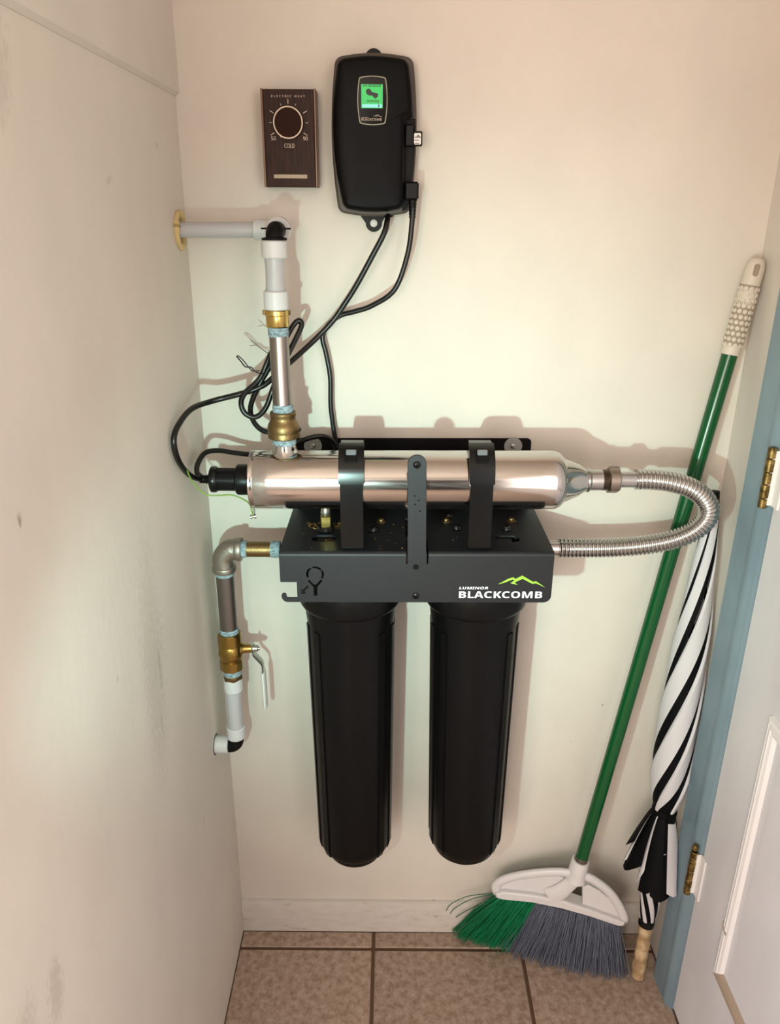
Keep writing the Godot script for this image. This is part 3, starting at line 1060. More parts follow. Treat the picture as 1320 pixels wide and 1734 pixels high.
		up.append_array(V2([0.184, 1.144, 0.178, 1.1555, 0.169, 1.164, 0.1585, 1.1697, 0.147, 1.1715, 0.147, 1.1690, 0.158, 1.1668, 0.168, 1.1612, 0.176, 1.1533, 0.182, 1.142, 0.185, 1.132]))
		u.prism(up, -0.0192, 0.0192, xf, 0.0)
		part("upper_band", u, M.black_gloss, t)
		var win := MB.new()
		win.box(Vector3(xs[i], 1.1585, 0.1745), Vector3(0.019, 0.021, 0.004), 0.0008, Basis(Vector3.RIGHT, deg_to_rad(-42)))
		var wo := part("latch_window", win, M.black_matt, t)
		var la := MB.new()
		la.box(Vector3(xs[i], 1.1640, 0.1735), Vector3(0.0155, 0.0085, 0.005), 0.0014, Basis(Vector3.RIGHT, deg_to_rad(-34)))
		part("latch_tongue", la, M.latch_sheen, wo)
		var ft := MB.new()
		ft.box(Vector3(xs[i], 1.0150, 0.1815), Vector3(0.0352, 0.004, 0.012), 0.001)
		part("clamp_foot", ft, M.black_gloss, t)

func build_filters():
	var lab := ["left black filter housing, longer lower cap, hanging below the icon on the rack", "right black filter housing, hanging below the white lettering on the rack"]
	for i in 2:
		var x: float = [-0.067, 0.1455][i]
		var z := 0.105
		var y0: float = [0.3335, 0.3405][i]
		var t := thing("filter_housing", lab[i], "filter housing", Vector3(x, y0, z), true, "black water filter housings")
		var cap := MB.new()
		cap.lathe(upright(Vector3(x, 0, z)), P2([0, 1.0088, 0.058, 1.0088, 0.064, 1.004, 0.066, 0.960, 0.070, 0.950, 0.0845, 0.944, 0.0868, 0.940, 0.0868, 0.893, 0.0858, 0.8885, 0.0835, 0.8845, 0.0795, 0.8815, 0.0765, 0.8815]).duplicate(), 72)
		cap.bar(Vector3(x - 0.095, 0.973, z), Vector3(x + 0.095, 0.973, z), 0.026, 24)
		part("filter_cap", cap, M.black, t)
		var sump := MB.new()
		var rb: float = 0.0700
		var yb := y0 + 0.024
		var pr := P2([0, y0, 0.046, y0, 0.0505, y0 + 0.002, 0.0530, y0 + 0.006])
		if i == 0:
			pr.append_array(P2([0.0545, y0 + 0.0165, 0.0575, y0 + 0.018, 0.0600, y0 + 0.0195]))
		else:
			pr.append_array(P2([0.0555, y0 + 0.010, 0.0600, y0 + 0.012]))
		pr.append_array(P2([0.0640, yb, 0.0668, yb + 0.006, 0.0682, yb + 0.016]))
		for k in 8:
			var s := (k + 1) / 8.0
			pr.append(Vector2(lerpf(0.0682, 0.0742, s), lerpf(yb + 0.016, 0.845, s)))
		pr.append_array(P2([0.0765, 0.862, 0.0775, 0.8825]))
		sump.lathe(upright(Vector3(x, 0, z)), pr, 72)
		part("sump", sump, M.black, t)
		for a in [-135, -103, -75, -47, 47, 75, 103, 135]:
			var r := MB.new()
			var an := deg_to_rad(a)
			var d := Vector3(sin(an), 0, cos(an))
			var s := Vector3(cos(an), 0, -sin(an)) * 0.0062
			var ra := 0.0682
			var rbb := 0.0742
			var A := Vector3(x, yb + 0.014, z) + d * ra
			var B := Vector3(x, 0.846, z) + d * rbb
			var C := Vector3(x, yb + 0.002, z) + d * 0.0650
			var hgt := d * 0.0020
			for seg in [[A, B], [C, A]]:
				var p: Vector3 = seg[0]
				var q: Vector3 = seg[1]
				r.quad_out(p - s + hgt, p + s + hgt, q + s + hgt, q - s + hgt, d)
				r.quad_out(p - s - d * 0.002, p - s + hgt, q - s + hgt, q - s - d * 0.002, -s)
				r.quad_out(p + s - d * 0.002, p + s + hgt, q + s + hgt, q + s - d * 0.002, s)
			r.quad_out(B - s - d * 0.002, B + s - d * 0.002, B + s + hgt, B - s + hgt, Vector3.UP)
			r.quad_out(C - s - d * 0.003, C + s - d * 0.003, C + s + hgt, C - s + hgt, Vector3.DOWN)
			part("rib", r, M.black, t)

func build_hose():
	var t := thing("steel_hose", "corrugated stainless steel hose looping from the chamber back to the rack", "hose", Vector3(0.42, 0.98, 0.12))
	var c := [Vector3(0.3583, 1.1104, 0.1340), Vector3(0.3832, 1.1108, 0.1335), Vector3(0.4063, 1.1108, 0.1330), Vector3(0.4392, 1.1072, 0.1330), Vector3(0.4715, 1.0973, 0.1320), Vector3(0.4953, 1.0809, 0.1300), Vector3(0.5086, 1.0602, 0.1280), Vector3(0.5071, 1.0372, 0.1240), Vector3(0.4907, 1.0150, 0.1180), Vector3(0.4609, 0.9989, 0.1130), Vector3(0.4195, 0.9888, 0.1100), Vector3(0.3719, 0.9832, 0.1080), Vector3(0.3235, 0.9813, 0.1070), Vector3(0.2797, 0.9805, 0.1060)]
	var line := spaced(curve(c, 24), 0.0007)
	var pts := []
	var rad := []
	for i in line.size():
		var s := i * 0.0007
		if s < 0.025:
			continue
		pts.append(line[i])
		rad.append(0.0134 + 0.0030 * pow(absf(cos(PI * s / 0.0064)), 0.75))
	var mb := MB.new()
	mb.tube(pts, rad, 24)
	part("corrugated_tube", mb, M.hose, t)
	var nut := MB.new()
	nut.lathe(along(Vector3.RIGHT, Vector3(0.3385, 1.1103, 0.134)), P2([0.0150, 0, 0.0190, 0.0005, 0.0222, 0.0025, 0.0222, 0.0165, 0.0190, 0.0185, 0.0125, 0.019]), 6)
	part("hex_nut", nut, M.nut, t)
	var sl := MB.new()
	sl.lathe(along(Vector3.RIGHT, Vector3(0.357, 1.1105, 0.1337)), P2([0.0126, 0, 0.0126, 0.026, 0.0138, 0.0265, 0.0138, 0.0275, 0.012, 0.028]), 32)
	part("sleeve", sl, M.hose, t)
	var s2 := MB.new()
	s2.lathe(along(Vector3.RIGHT, Vector3(0.235, 0.9800, 0.106)), P2([0.0130, 0, 0.0130, 0.0435, 0.0146, 0.0440, 0.0146, 0.0460, 0.012, 0.0465]), 32)
	part("sleeve", s2, M.hose, t)

func build_upper_pipe():
	var t := thing("inlet_pipe", "upper pipe run from left wall to chamber, white plastic above, steel and brass below", "pipe", Vector3(-0.164, 1.165, 0.130))
	var mb := MB.new()
	var y := 1.4708
	var z := 0.056
	var x := -0.1665
	mb.bar(Vector3(-0.3195, y, z), Vector3(-0.197, y + 0.001, z), 0.0112, 32)
	part("plastic_pipe", mb, M.pex, t)
	mb = MB.new()
	mb.lathe(along(Vector3.RIGHT, Vector3(-0.2055, y + 0.001, z)), [Vector2(0.011, 0)] + ring_prof(0.0152, 0, 0.024, 0.0015), 32)
	part("expansion_ring", mb, M.pex_ring, t)
	# first elbow turns out from the wall, its ring facing the room; the second turns down
	mb = MB.new()
	mb.tube(curve([Vector3(-0.186, y, z), Vector3(-0.176, y, z + 0.001), Vector3(-0.1695, y, z + 0.006), Vector3(-0.168, y, z + 0.016), Vector3(-0.168, y, z + 0.022)], 6), 0.0112, 20)
	part("elbow_fitting", mb, M.black_matt, t)
	mb = MB.new()
	mb.lathe(along(Vector3.BACK, Vector3(-0.1675, y + 0.001, z + 0.002)), [Vector2(0.011, 0)] + ring_prof(0.0190, 0, 0.022, 0.002), 36)
	part("expansion_ring", mb, M.pex_ring, t)
	mb = MB.new()
	var zc := 0.121
	mb.tube(curve([Vector3(-0.1675, y + 0.001, z + 0.022), Vector3(-0.1675, y + 0.0015, zc - 0.022), Vector3(x, y + 0.001, zc - 0.012), Vector3(x, y - 0.004, zc - 0.003), Vector3(x, y - 0.012, zc), Vector3(x, 1.452, zc)], 6), 0.0125, 24)
	mb.lathe(upright(Vector3(x, 1.4595, zc)), P2([0.012, 0, 0.0178, 0.0005, 0.0182, 0.002, 0.0178, 0.0032, 0.013, 0.0042]), 28)
	mb.box(Vector3(x, y + 0.004, zc - 0.020), Vector3(0.042, 0.0024, 0.012), 0.0006)
	part("elbow_fitting", mb, M.black_matt, t)
	mb = MB.new()
	mb.lathe(upright(Vector3(-0.1675, 1.4355, zc)), [Vector2(0, 0), Vector2(0.013, 0)] + ring_prof(0.0184, 0.0, 0.0245, 0.0018), 36)
	part("expansion_ring", mb, M.pex_ring, t)
	mb = MB.new()
	mb.lathe(upright(Vector3(-0.168, 1.389, zc)), P2([0.0148, 0, 0.0139, 0.010, 0.0133, 0.022, 0.0134, 0.034, 0.0142, 0.044, 0.0150, 0.048]), 32)
	part("plastic_pipe", mb, M.pex, t)
	mb = MB.new()
	mb.lathe(upright(Vector3(-0.168, 1.3635, 0.122)), [Vector2(0, 0), Vector2(0.013, 0)] + ring_prof(0.0178, 0.0, 0.0275, 0.0018), 36)
	var rg := part("expansion_ring", mb, M.pex_ring, t)
	mb = MB.new()
	mb.lathe(upright(Vector3(-0.168, 1.3565, 0.123)), P2([0, 0, 0.0195, 0, 0.0206, 0.001, 0.0206, 0.0065, 0.0195, 0.0075, 0, 0.0075]), 6)
	mb.lathe(upright(Vector3(-0.167, 1.3395, 0.124)), P2([0, 0, 0.0160, 0, 0.0168, 0.001, 0.0168, 0.014, 0.0172, 0.0165, 0.0165, 0.018]), 36)
	part("brass_adapter", mb, M.brass, t, "bright brass adapter")
	mb = MB.new()
	mb.lathe(upright(Vector3(-0.166, 1.3265, 0.126)), P2([0, 0, 0.0148, 0, 0.0154, 0.002, 0.0150, 0.005, 0.0156, 0.008, 0.0152, 0.012, 0.0158, 0.0135]), 32)
	part("thread_tape", mb, M.tape, t, "blue-grey thread tape")
	mb = MB.new()
	mb.bar(Vector3(-0.1655, 1.330, 0.1262), Vector3(-0.1640, 1.218, 0.1305), 0.01445, 40)
	part("steel_nipple", mb, M.nipple, t)
	mb = MB.new()
	mb.lathe(upright(Vector3(-0.1638, 1.2125, 0.1305)), P2([0.0150, 0, 0.0160, 0.003, 0.0155, 0.006, 0.0159, 0.009, 0.0150, 0.0125, 0.0144, 0.0135]), 32)
	part("thread_tape", mb, M.tape, t, "blue-grey thread tape")
	mb = MB.new()
	mb.lathe(upright(Vector3(-0.1637, 1.1735, 0.1315)), P2([0.017, 0, 0.0225, 0.0003, 0.0243, 0.002, 0.0246, 0.006, 0.0237, 0.009, 0.0240, 0.0105, 0.0245, 0.013, 0.0243, 0.018, 0.0232, 0.022, 0.0208, 0.026, 0.0193, 0.029, 0.0190, 0.0345, 0.0199, 0.0362, 0.0199, 0.0400, 0.0188, 0.0412, 0.0155, 0.0412]), 44)
	part("brass_reducer", mb, M.brass_old, t, "dull cast brass reducer")
	mb = MB.new()
	mb.lathe(upright(Vector3(-0.1632, 1.1635, 0.132)), P2([0.0172, 0, 0.0183, 0.002, 0.0177, 0.005, 0.0181, 0.008, 0.0174, 0.011]), 36)
	part("thread_tape", mb, M.tape, t, "blue-grey thread tape")
	# crumbly sealant collar where the pipe leaves the wall
	mb = MB.new()
	var pts := []
	var rr := []
	for i in 44:
		var a := TAU * i / 40
		pts.append(Vector3(-0.3175, y + 0.021 * sin(a) * 1.12, z - 0.006 + 0.021 * cos(a)))
		rr.append(0.0048 + 0.0011 * sin(a * 3.0 + 1.0) + 0.0007 * sin(a * 7.0))
	mb.tube(pts, rr, 10, false)
	single("sealant_ring", mb, M.caulk, "tan crumbly sealant ring round the pipe at the left wall", "sealant", Vector3(-0.3175, y - 0.023, z))

func build_lower_pipe():
	var t := thing("outlet_pipe", "pipe run from the rack down to the left wall through a brass ball valve", "pipe", Vector3(-0.279, 0.575, 0.10))
	var z := 0.10
	var x := -0.2785
	var y := 0.9715
	var mb := MB.new()
	mb.bar(Vector3(-0.245, y, z), Vector3(-0.188, y, z), 0.0132, 32)
	part("brass_nipple", mb, M.brass_old, t, "short brass nipple")
	for k in [[-0.2505, 0.013], [-0.1985, 0.016]]:
		mb = MB.new()
		mb.lathe(along(Vector3.RIGHT, Vector3(k[0], y, z)), P2([0.0130, 0, 0.0142, 0.001, 0.0139, 0.004, 0.0144, 0.007, 0.0138, k[1] - 0.001, 0.0130, k[1]]), 28)
		part("thread_tape", mb, M.tape, t, "blue-grey thread tape")
	mb = MB.new()
	mb.tube(curve([Vector3(-0.2475, y, z), Vector3(-0.257, y, z), Vector3(-0.2665, y - 0.002, z), Vector3(-0.2745, y - 0.009, z), Vector3(x - 0.0005, y - 0.019, z), Vector3(x, y - 0.037, z)], 7), 0.0182, 32)
	mb.lathe(along(Vector3.RIGHT, Vector3(-0.2575, y, z)), P2([0.0178, 0, 0.0196, 0.001, 0.0204, 0.003, 0.0204, 0.0085, 0.0196, 0.0105, 0.0140, 0.0108]), 36)
	mb.lathe(upright(Vector3(x, 0.9305, z)), P2([0.0140, 0, 0.0196, 0.0003, 0.0204, 0.002, 0.0204, 0.008, 0.0196, 0.010, 0.0178, 0.011]), 36)
	part("pipe_elbow", mb, M.galv, t, "grey cast elbow")
	mb = MB.new()
	mb.bar(Vector3(x, 0.936, z), Vector3(x - 0.0005, 0.815, z), 0.0152, 36)
	part("iron_nipple", mb, M.iron, t)
	for k in [[0.9225, 0.009, 0.0158], [0.8115, 0.0095, 0.0164], [0.7270, 0.012, 0.0160]]:
		mb = MB.new()
		var r: float = k[2]
		mb.lathe(upright(Vector3(x, k[0], z)), P2([0, 0, r - 0.001, 0, r + 0.0004, 0.002, r - 0.0004, 0.0045, r + 0.0004, 0.007, r - 0.0012, k[1], 0, k[1]]), 28)
		part("thread_tape", mb, M.tape, t, "blue-grey thread tape")
	# ball valve: hex ends, round body, stem and lever
	mb = MB.new()
	var e := P2([0, 0, 0.0185, 0, 0.0208, 0.0015, 0.0208, 0.019, 0.0190, 0.0205, 0, 0.0205])
	mb.lathe(upright(Vector3(x, 0.7390, z)), e, 8, 0.39, 0.39 + TAU)
	mb.lathe(upright(Vector3(x, 0.7575, z)), P2([0.0175, 0, 0.0195, 0.004, 0.0210, 0.013, 0.0208, 0.024, 0.0190, 0.030, 0.018, 0.032]), 36)
	mb.lathe(upright(Vector3(x, 0.7690, z)), P2([0.0205, 0, 0.0216, 0.0008, 0.0216, 0.0035, 0.0205, 0.0042]), 36)
	mb.lathe(upright(Vector3(x, 0.7875, z)), P2([0, 0, 0.0188, 0, 0.0210, 0.0015, 0.0210, 0.0225, 0.0192, 0.0245, 0, 0.0245]), 8, 0.39, 0.39 + TAU)
	var vb := part("ball_valve", mb, M.brass_valve, t, "brass ball valve body")
	mb = MB.new()
	mb.lathe(along(Vector3(1, 0.02, 0), Vector3(-0.2600, 0.7800, z)), P2([0.0125, 0, 0.0105, 0.003, 0.0082, 0.006, 0.0078, 0.017, 0.0070, 0.0205, 0, 0.0205]), 24)
	part("valve_stem", mb, M.brass_valve, vb)
	mb = MB.new()
	mb.lathe(along(Vector3.RIGHT, Vector3(-0.2385, 0.7806, z)), P2([0, 0, 0.0085, 0, 0.0085, 0.0028, 0.0066, 0.0030, 0.0066, 0.0078, 0.0058, 0.0085, 0.0034, 0.0086, 0.0034, 0.0115, 0, 0.012]), 6)
	part("stem_nut", mb, M.zinc, vb)
	mb = MB.new()
	mb.tube(curve([Vector3(-0.2395, 0.7905, z), Vector3(-0.2395, 0.7780, z), Vector3(-0.2375, 0.7685, z), Vector3(-0.2300, 0.7585, z), Vector3(-0.2245, 0.7500, z), Vector3(-0.2235, 0.7380, z), Vector3(-0.2232, 0.7250, z)], 5), 0.0105, 16, true, 0.17, Vector3.BACK)
	part("valve_lever", mb, M.zinc, vb, "zinc lever with a white sleeve")
	mb = MB.new()
	mb.tube([Vector3(-0.2234, 0.7345, z), Vector3(-0.2233, 0.732, z), Vector3(-0.2230, 0.700, z), Vector3(-0.2228, 0.662, z), Vector3(-0.2227, 0.6585, z)], [0.0095, 0.0115, 0.0118, 0.0115, 0.009], 20, true, 0.34, Vector3.BACK)
	part("lever_sleeve", mb, M.white_sleeve, vb)
	mb = MB.new()
	mb.lathe(upright(Vector3(x, 0.7185, z)), P2([0, 0, 0.0168, 0, 0.0180, 0.0015, 0.0180, 0.0075, 0.0165, 0.009, 0, 0.009]), 6, 0.2, 0.2 + TAU)
	part("brass_collar", mb, M.brass_old, t)
	mb = MB.new()
	mb.lathe(upright(Vector3(x - 0.0005, 0.6935, z)), [Vector2(0, 0), Vector2(0.013, 0)] + ring_prof(0.0165, 0, 0.026, 0.0015), 32)
	part("expansion_ring", mb, M.pex_ring, t)
	mb = MB.new()
	mb.lathe(upright(Vector3(x - 0.0015, 0.612, z)), P2([0.0147, 0, 0.0139, 0.01, 0.0134, 0.03, 0.0134, 0.055, 0.0139, 0.075, 0.0145, 0.083]), 32)
	part("plastic_pipe", mb, M.pex, t)
	mb = MB.new()
	mb.lathe(upright(Vector3(x - 0.002, 0.5915, z)), [Vector2(0, 0), Vector2(0.013, 0)] + ring_prof(0.0168, 0, 0.0245, 0.0015), 32)
	part("expansion_ring", mb, M.pex_ring, t)
	mb = MB.new()
	mb.tube(curve([Vector3(x - 0.002, 0.598, z), Vector3(x - 0.002, 0.588, z), Vector3(x - 0.0045, 0.5785, z), Vector3(x - 0.0115, 0.5735, z), Vector3(x - 0.022, 0.5735, z)], 6), 0.0135, 24)
	part("elbow_fitting", mb, M.black_matt, t)
	mb = MB.new()
	mb.lathe(along(Vector3.LEFT, Vector3(-0.2955, 0.5740, z)), [Vector2(0, 0), Vector2(0.013, 0)] + ring_prof(0.0162, 0, 0.0275, 0.0015), 32)
	part("expansion_ring", mb, M.pex_ring, t)
	mb = MB.new()
	mb.lathe(along(Vector3.RIGHT, Vector3(-0.3198, 0.5745, z)), P2([0.0162, 0.0, 0.0185, 0.0008, 0.0202, 0.0]), 28)
	single("wall_hole", mb, M.cord, "dark ragged gap round the pipe low on the left wall", "hole", Vector3(-0.3198, 0.555, z))

func build_controller():
	var t := thing("uv_controller", "black wall controller with a lit green screen in an oval bezel", "controller", Vector3(-0.029, 1.482, 0.0))
	var rim := MB.new()
	loft(rim, shield(-0.0275, 1.4975, 1.7015, 0.0535, 0.0620, 0.0550, 0.006, 0.012), [[0.002, 0.0005], [0.0, 0.003], [0.0, 0.026], [0.0015, 0.0285], [0.004, 0.029]])
	part("back_housing", rim, M.rim, t, "grey-brown back shell")
	# front cover: bowed sides, cut back along the lower right where the plugs go in
	var o := shield(-0.0288, 1.5025, 1.6965, 0.0435, 0.0575, 0.0490, 0.005, 0.013)
	var cut := Geometry2D.clip_polygons(o, V2([0.0172, 1.47, 0.06, 1.47, 0.06, 1.6255, 0.0240, 1.6255, 0.0172, 1.6215]))
	var cov := MB.new()
	loft(cov, cut[0], [[0.0, 0.0285], [0.0, 0.044], [0.0005, 0.0472], [0.0016, 0.0500], [0.0034, 0.0522], [0.0055, 0.0537], [0.0080, 0.0547], [0.0080, 0.0556, 0.9], [0.0080, 0.0563, 0.78], [0.0080, 0.0567, 0.62], [0.0080, 0.0568, 0.45]])
	part("front_cover", cov, M.cover, t)
	var rec := MB.new()
	var w := Geometry2D.intersect_polygons(shield(-0.0275, 1.5005, 1.6985, 0.0500, 0.0600, 0.0520, 0.005, 0.012), V2([0.0150, 1.47, 0.06, 1.47, 0.06, 1.6240, 0.0150, 1.6240]))
	rec.prism(w[0], 0.0285, 0.034, Transform3D(), 0.001)
	part("plug_recess", rec, M.black_matt, t)
	var tt := MB.new()
	tt.prism(ngon(Vector2(-0.0285, 1.7045), 0.0125, 20), 0.0008, 0.006, Transform3D(), 0.001)
	part("mounting_tab", tt, M.black, t)
	var bt := MB.new()
	var bp := V2([-0.0055, 1.499, -0.054, 1.499, -0.041, 1.482])
	for i in 9:
		var a := deg_to_rad(200.0 + 140.0 * i / 8)
		bp.append(Vector2(-0.0285 + 0.0125 * cos(a), 1.4815 + 0.0125 * sin(a)))
	bp.append(Vector2(-0.0160, 1.4835))
	bt.prism(bp, 0.0008, 0.006, Transform3D(), 0.001)
	var bto := part("mounting_tab", bt, M.black, t)
	var sc := MB.new()
	screw(sc, Vector3(-0.0285, 1.4815, 0.006), 0.0056, 0.003)
	part("screw", sc, M.label, bto, "pale cross-head screw")
	# bezel
	var cx := -0.0292
	var outl := shield(cx, 1.6150, 1.6725, 0.0182, 0.0212, 0.0186, 0.0022, 0.003)
	var rg := MB.new()
	rg.prism(outl, 0.0560, 0.0577)
	part("bezel_line", rg, M.ring_line, t, "thin olive outline of the bezel")
	var gl := MB.new()
	gl.prism(shield(cx, 1.6162, 1.6713, 0.0170, 0.0200, 0.0174, 0.0022, 0.0024), 0.0560, 0.0582)
	var glass := part("bezel_glass", gl, M.panel_gloss, t)
	var scr := slab(-0.0449, -0.0148, 1.6342, 1.6640, 0.0575, 0.0586)
	var so := part("screen", scr, M.screen, t, "lit green screen")
	part("screen_bar", slab(-0.0435, -0.0160, 1.6350, 1.6392, 0.0580, 0.0588), M.screen_bar, so)
	part("bar_marker", slab(-0.0210, -0.0196, 1.6355, 1.6390, 0.0585, 0.0590), M.screen_dark, so)
	lettering("UV SENSOR", Vector3(-0.0298, 1.6622, 0.0587), 0.0250, 0.0030, M.screen_dark, so, true, 0.0, "lettering", 0.0003)
	lettering("detecting", Vector3(-0.0285, 1.6430, 0.0587), 0.0165, 0.0044, M.screen_dark, so, true, 0.0, "lettering", 0.0003)
	var icn := MB.new()
	icn.prism(V2([-0.0385, 1.6545, -0.0375, 1.6575, -0.0345, 1.6588, -0.0318, 1.6575, -0.0300, 1.6545, -0.0225, 1.6528, -0.0208, 1.6515, -0.0222, 1.6480, -0.0255, 1.6462, -0.0300, 1.6500, -0.0335, 1.6500, -0.0370, 1.6515]), 0.0585, 0.0589)
	part("sensor_icon", icn, M.screen_dark, so)
	lettering("BLACKCOMB", Vector3(-0.0305, 1.6200, 0.0583), 0.0290, 0.0030, M.slot, glass, true, 0.0, "lettering", 0.0003)
	lettering("LUMINOR", Vector3(-0.0400, 1.6225, 0.0583), 0.0095, 0.0012, M.slot, glass, true, 0.2, "lettering", 0.0003)
	var em := MB.new()
	em.prism(mountain(-0.0285, 1.6222, 0.0135, 0.0042), 0.0582, 0.0585)
	part("mountain_emblem", em, M.slot, glass)
	var sl := AreaLight3D.new()
	sl.name = "screen_light"
	sl.area_size = Vector2(0.03, 0.03)
	sl.light_color = Color(0.3, 1.0, 0.5)
	sl.light_energy = 0.0006
	sl.area_range = 4.0
	sl.area_attenuation = 2.0
	sl.shadow_enabled = true
	sl.transform = Transform3D(Basis(Vector3.UP, PI), Vector3(-0.0298, 1.649, 0.0597))
	add_child(sl)

	t = thing("sensor_plug", "small black plug with a white label on the right edge of the controller", "plug", Vector3(0.028, 1.587, 0.0345))
	var mb := slab(0.0175, 0.0305, 1.5865, 1.6155, 0.0343, 0.0470, 0.0018)
	part("plug_body", mb, M.black, t)
	part("tag", slab(0.0285, 0.0425, 1.5872, 1.6068, 0.0360, 0.0448, 0.0012), M.black, t)
	mb = MB.new()
	mb.prism(rounded(0.0306, 1.5893, 0.0406, 1.6042, 0.0018), 0.0446, 0.0452)
	var lb := part("white_label", mb, M.label, t, "white label")
	for k in [[1.5905, 0.0065, 0.0007], [1.5945, 0.0062, 0.0009], [1.5985, 0.0088, 0.0008]]:
		part("print_line", slab(0.0312, 0.0312 + k[1], k[0], k[0] + k[2], 0.0450, 0.0454), M.black_matt, lb)
	mb = MB.new()
	mb.prism(mountain(0.0335, 1.5990, 0.0065, 0.0026), 0.0450, 0.0454)
	part("mountain_emblem", mb, M.black_matt, lb)

func build_thermostat():
	var c := Vector2(-0.1502, 1.5960)
	var t := thing("thermostat", "wood-grain brown wall thermostat with a round dial", "thermostat", Vector3(c.x, 1.5315, 0.0))
	part("thermostat_cover", slab(-0.1868, -0.1137, 1.5317, 1.6605, 0.001, 0.0345, 0.001), M.wood, t)
	for x in [-0.18815, -0.11225]:
		part("side_rail", slab(x - 0.0016, x + 0.0016, 1.5312, 1.6612, 0.001, 0.0362, 0.0008), M.bronze, t, "bronze side rail")
	var d := Vector3(-0.1508, 1.6168, 0.0345)
	var mb := MB.new()
	mb.lathe(along(Vector3.BACK, d), ring_prof(0.0212, 0, 0.0085, 0.0006), 48)
	var dial := part("dial", mb, M.dial, t)
	mb = MB.new()
	mb.lathe(along(Vector3.BACK, d + Vector3(0, 0, 0.0085)), P2([0.0214, -0.0012, 0.0214, 0.0004, 0.0196, 0.0006, 0.0196, -0.0004]), 48)
	part("dial_ring", mb, M.print, dial, "pale ring round the dial")
	part("dial_pointer", slab(d.x - 0.0118, d.x - 0.0096, d.y - 0.0192, d.y - 0.0165, 0.0428, 0.0437), M.print, dial)
	for k in [[90, 1.0], [66, 0.4], [114, 0.4], [31, 1.0], [149, 1.0], [1, 0.5], [179, 0.5], [-31, 1.0], [211, 1.0]]:
		var a := deg_to_rad(k[0])
		var r0 := 0.0248
		var l: float = 0.0062 * k[1]
		mb = MB.new()
		var u := Vector3(cos(a), sin(a), 0)
		mb.box(d + u * (r0 + l / 2), Vector3(l, 0.0009 if k[1] > 0.5 else 0.0007, 0.0006), 0.0, Basis(Vector3.BACK, a))
		part("tick_mark", mb, M.print, t)
	lettering("50", Vector3(-0.1738, 1.5968, 0.0346), 0.0066, 0.0052, M.print, t, false)
	lettering("90", Vector3(-0.1272, 1.5968, 0.0346), 0.0066, 0.0052, M.print, t, false)
	lettering("COLD", Vector3(-0.1510, 1.5872, 0.0346), 0.0145, 0.0058, M.print, t, false)
	lettering("E L E C T R I C   H E A T", Vector3(-0.1503, 1.6513, 0.0346), 0.0480, 0.0026, M.print, t, false)
	part("thermometer_slot", slab(-0.1755, -0.1262, 1.5432, 1.5486, 0.0335, 0.0350, 0.0004), M.slot, t, "pale thermometer strip")

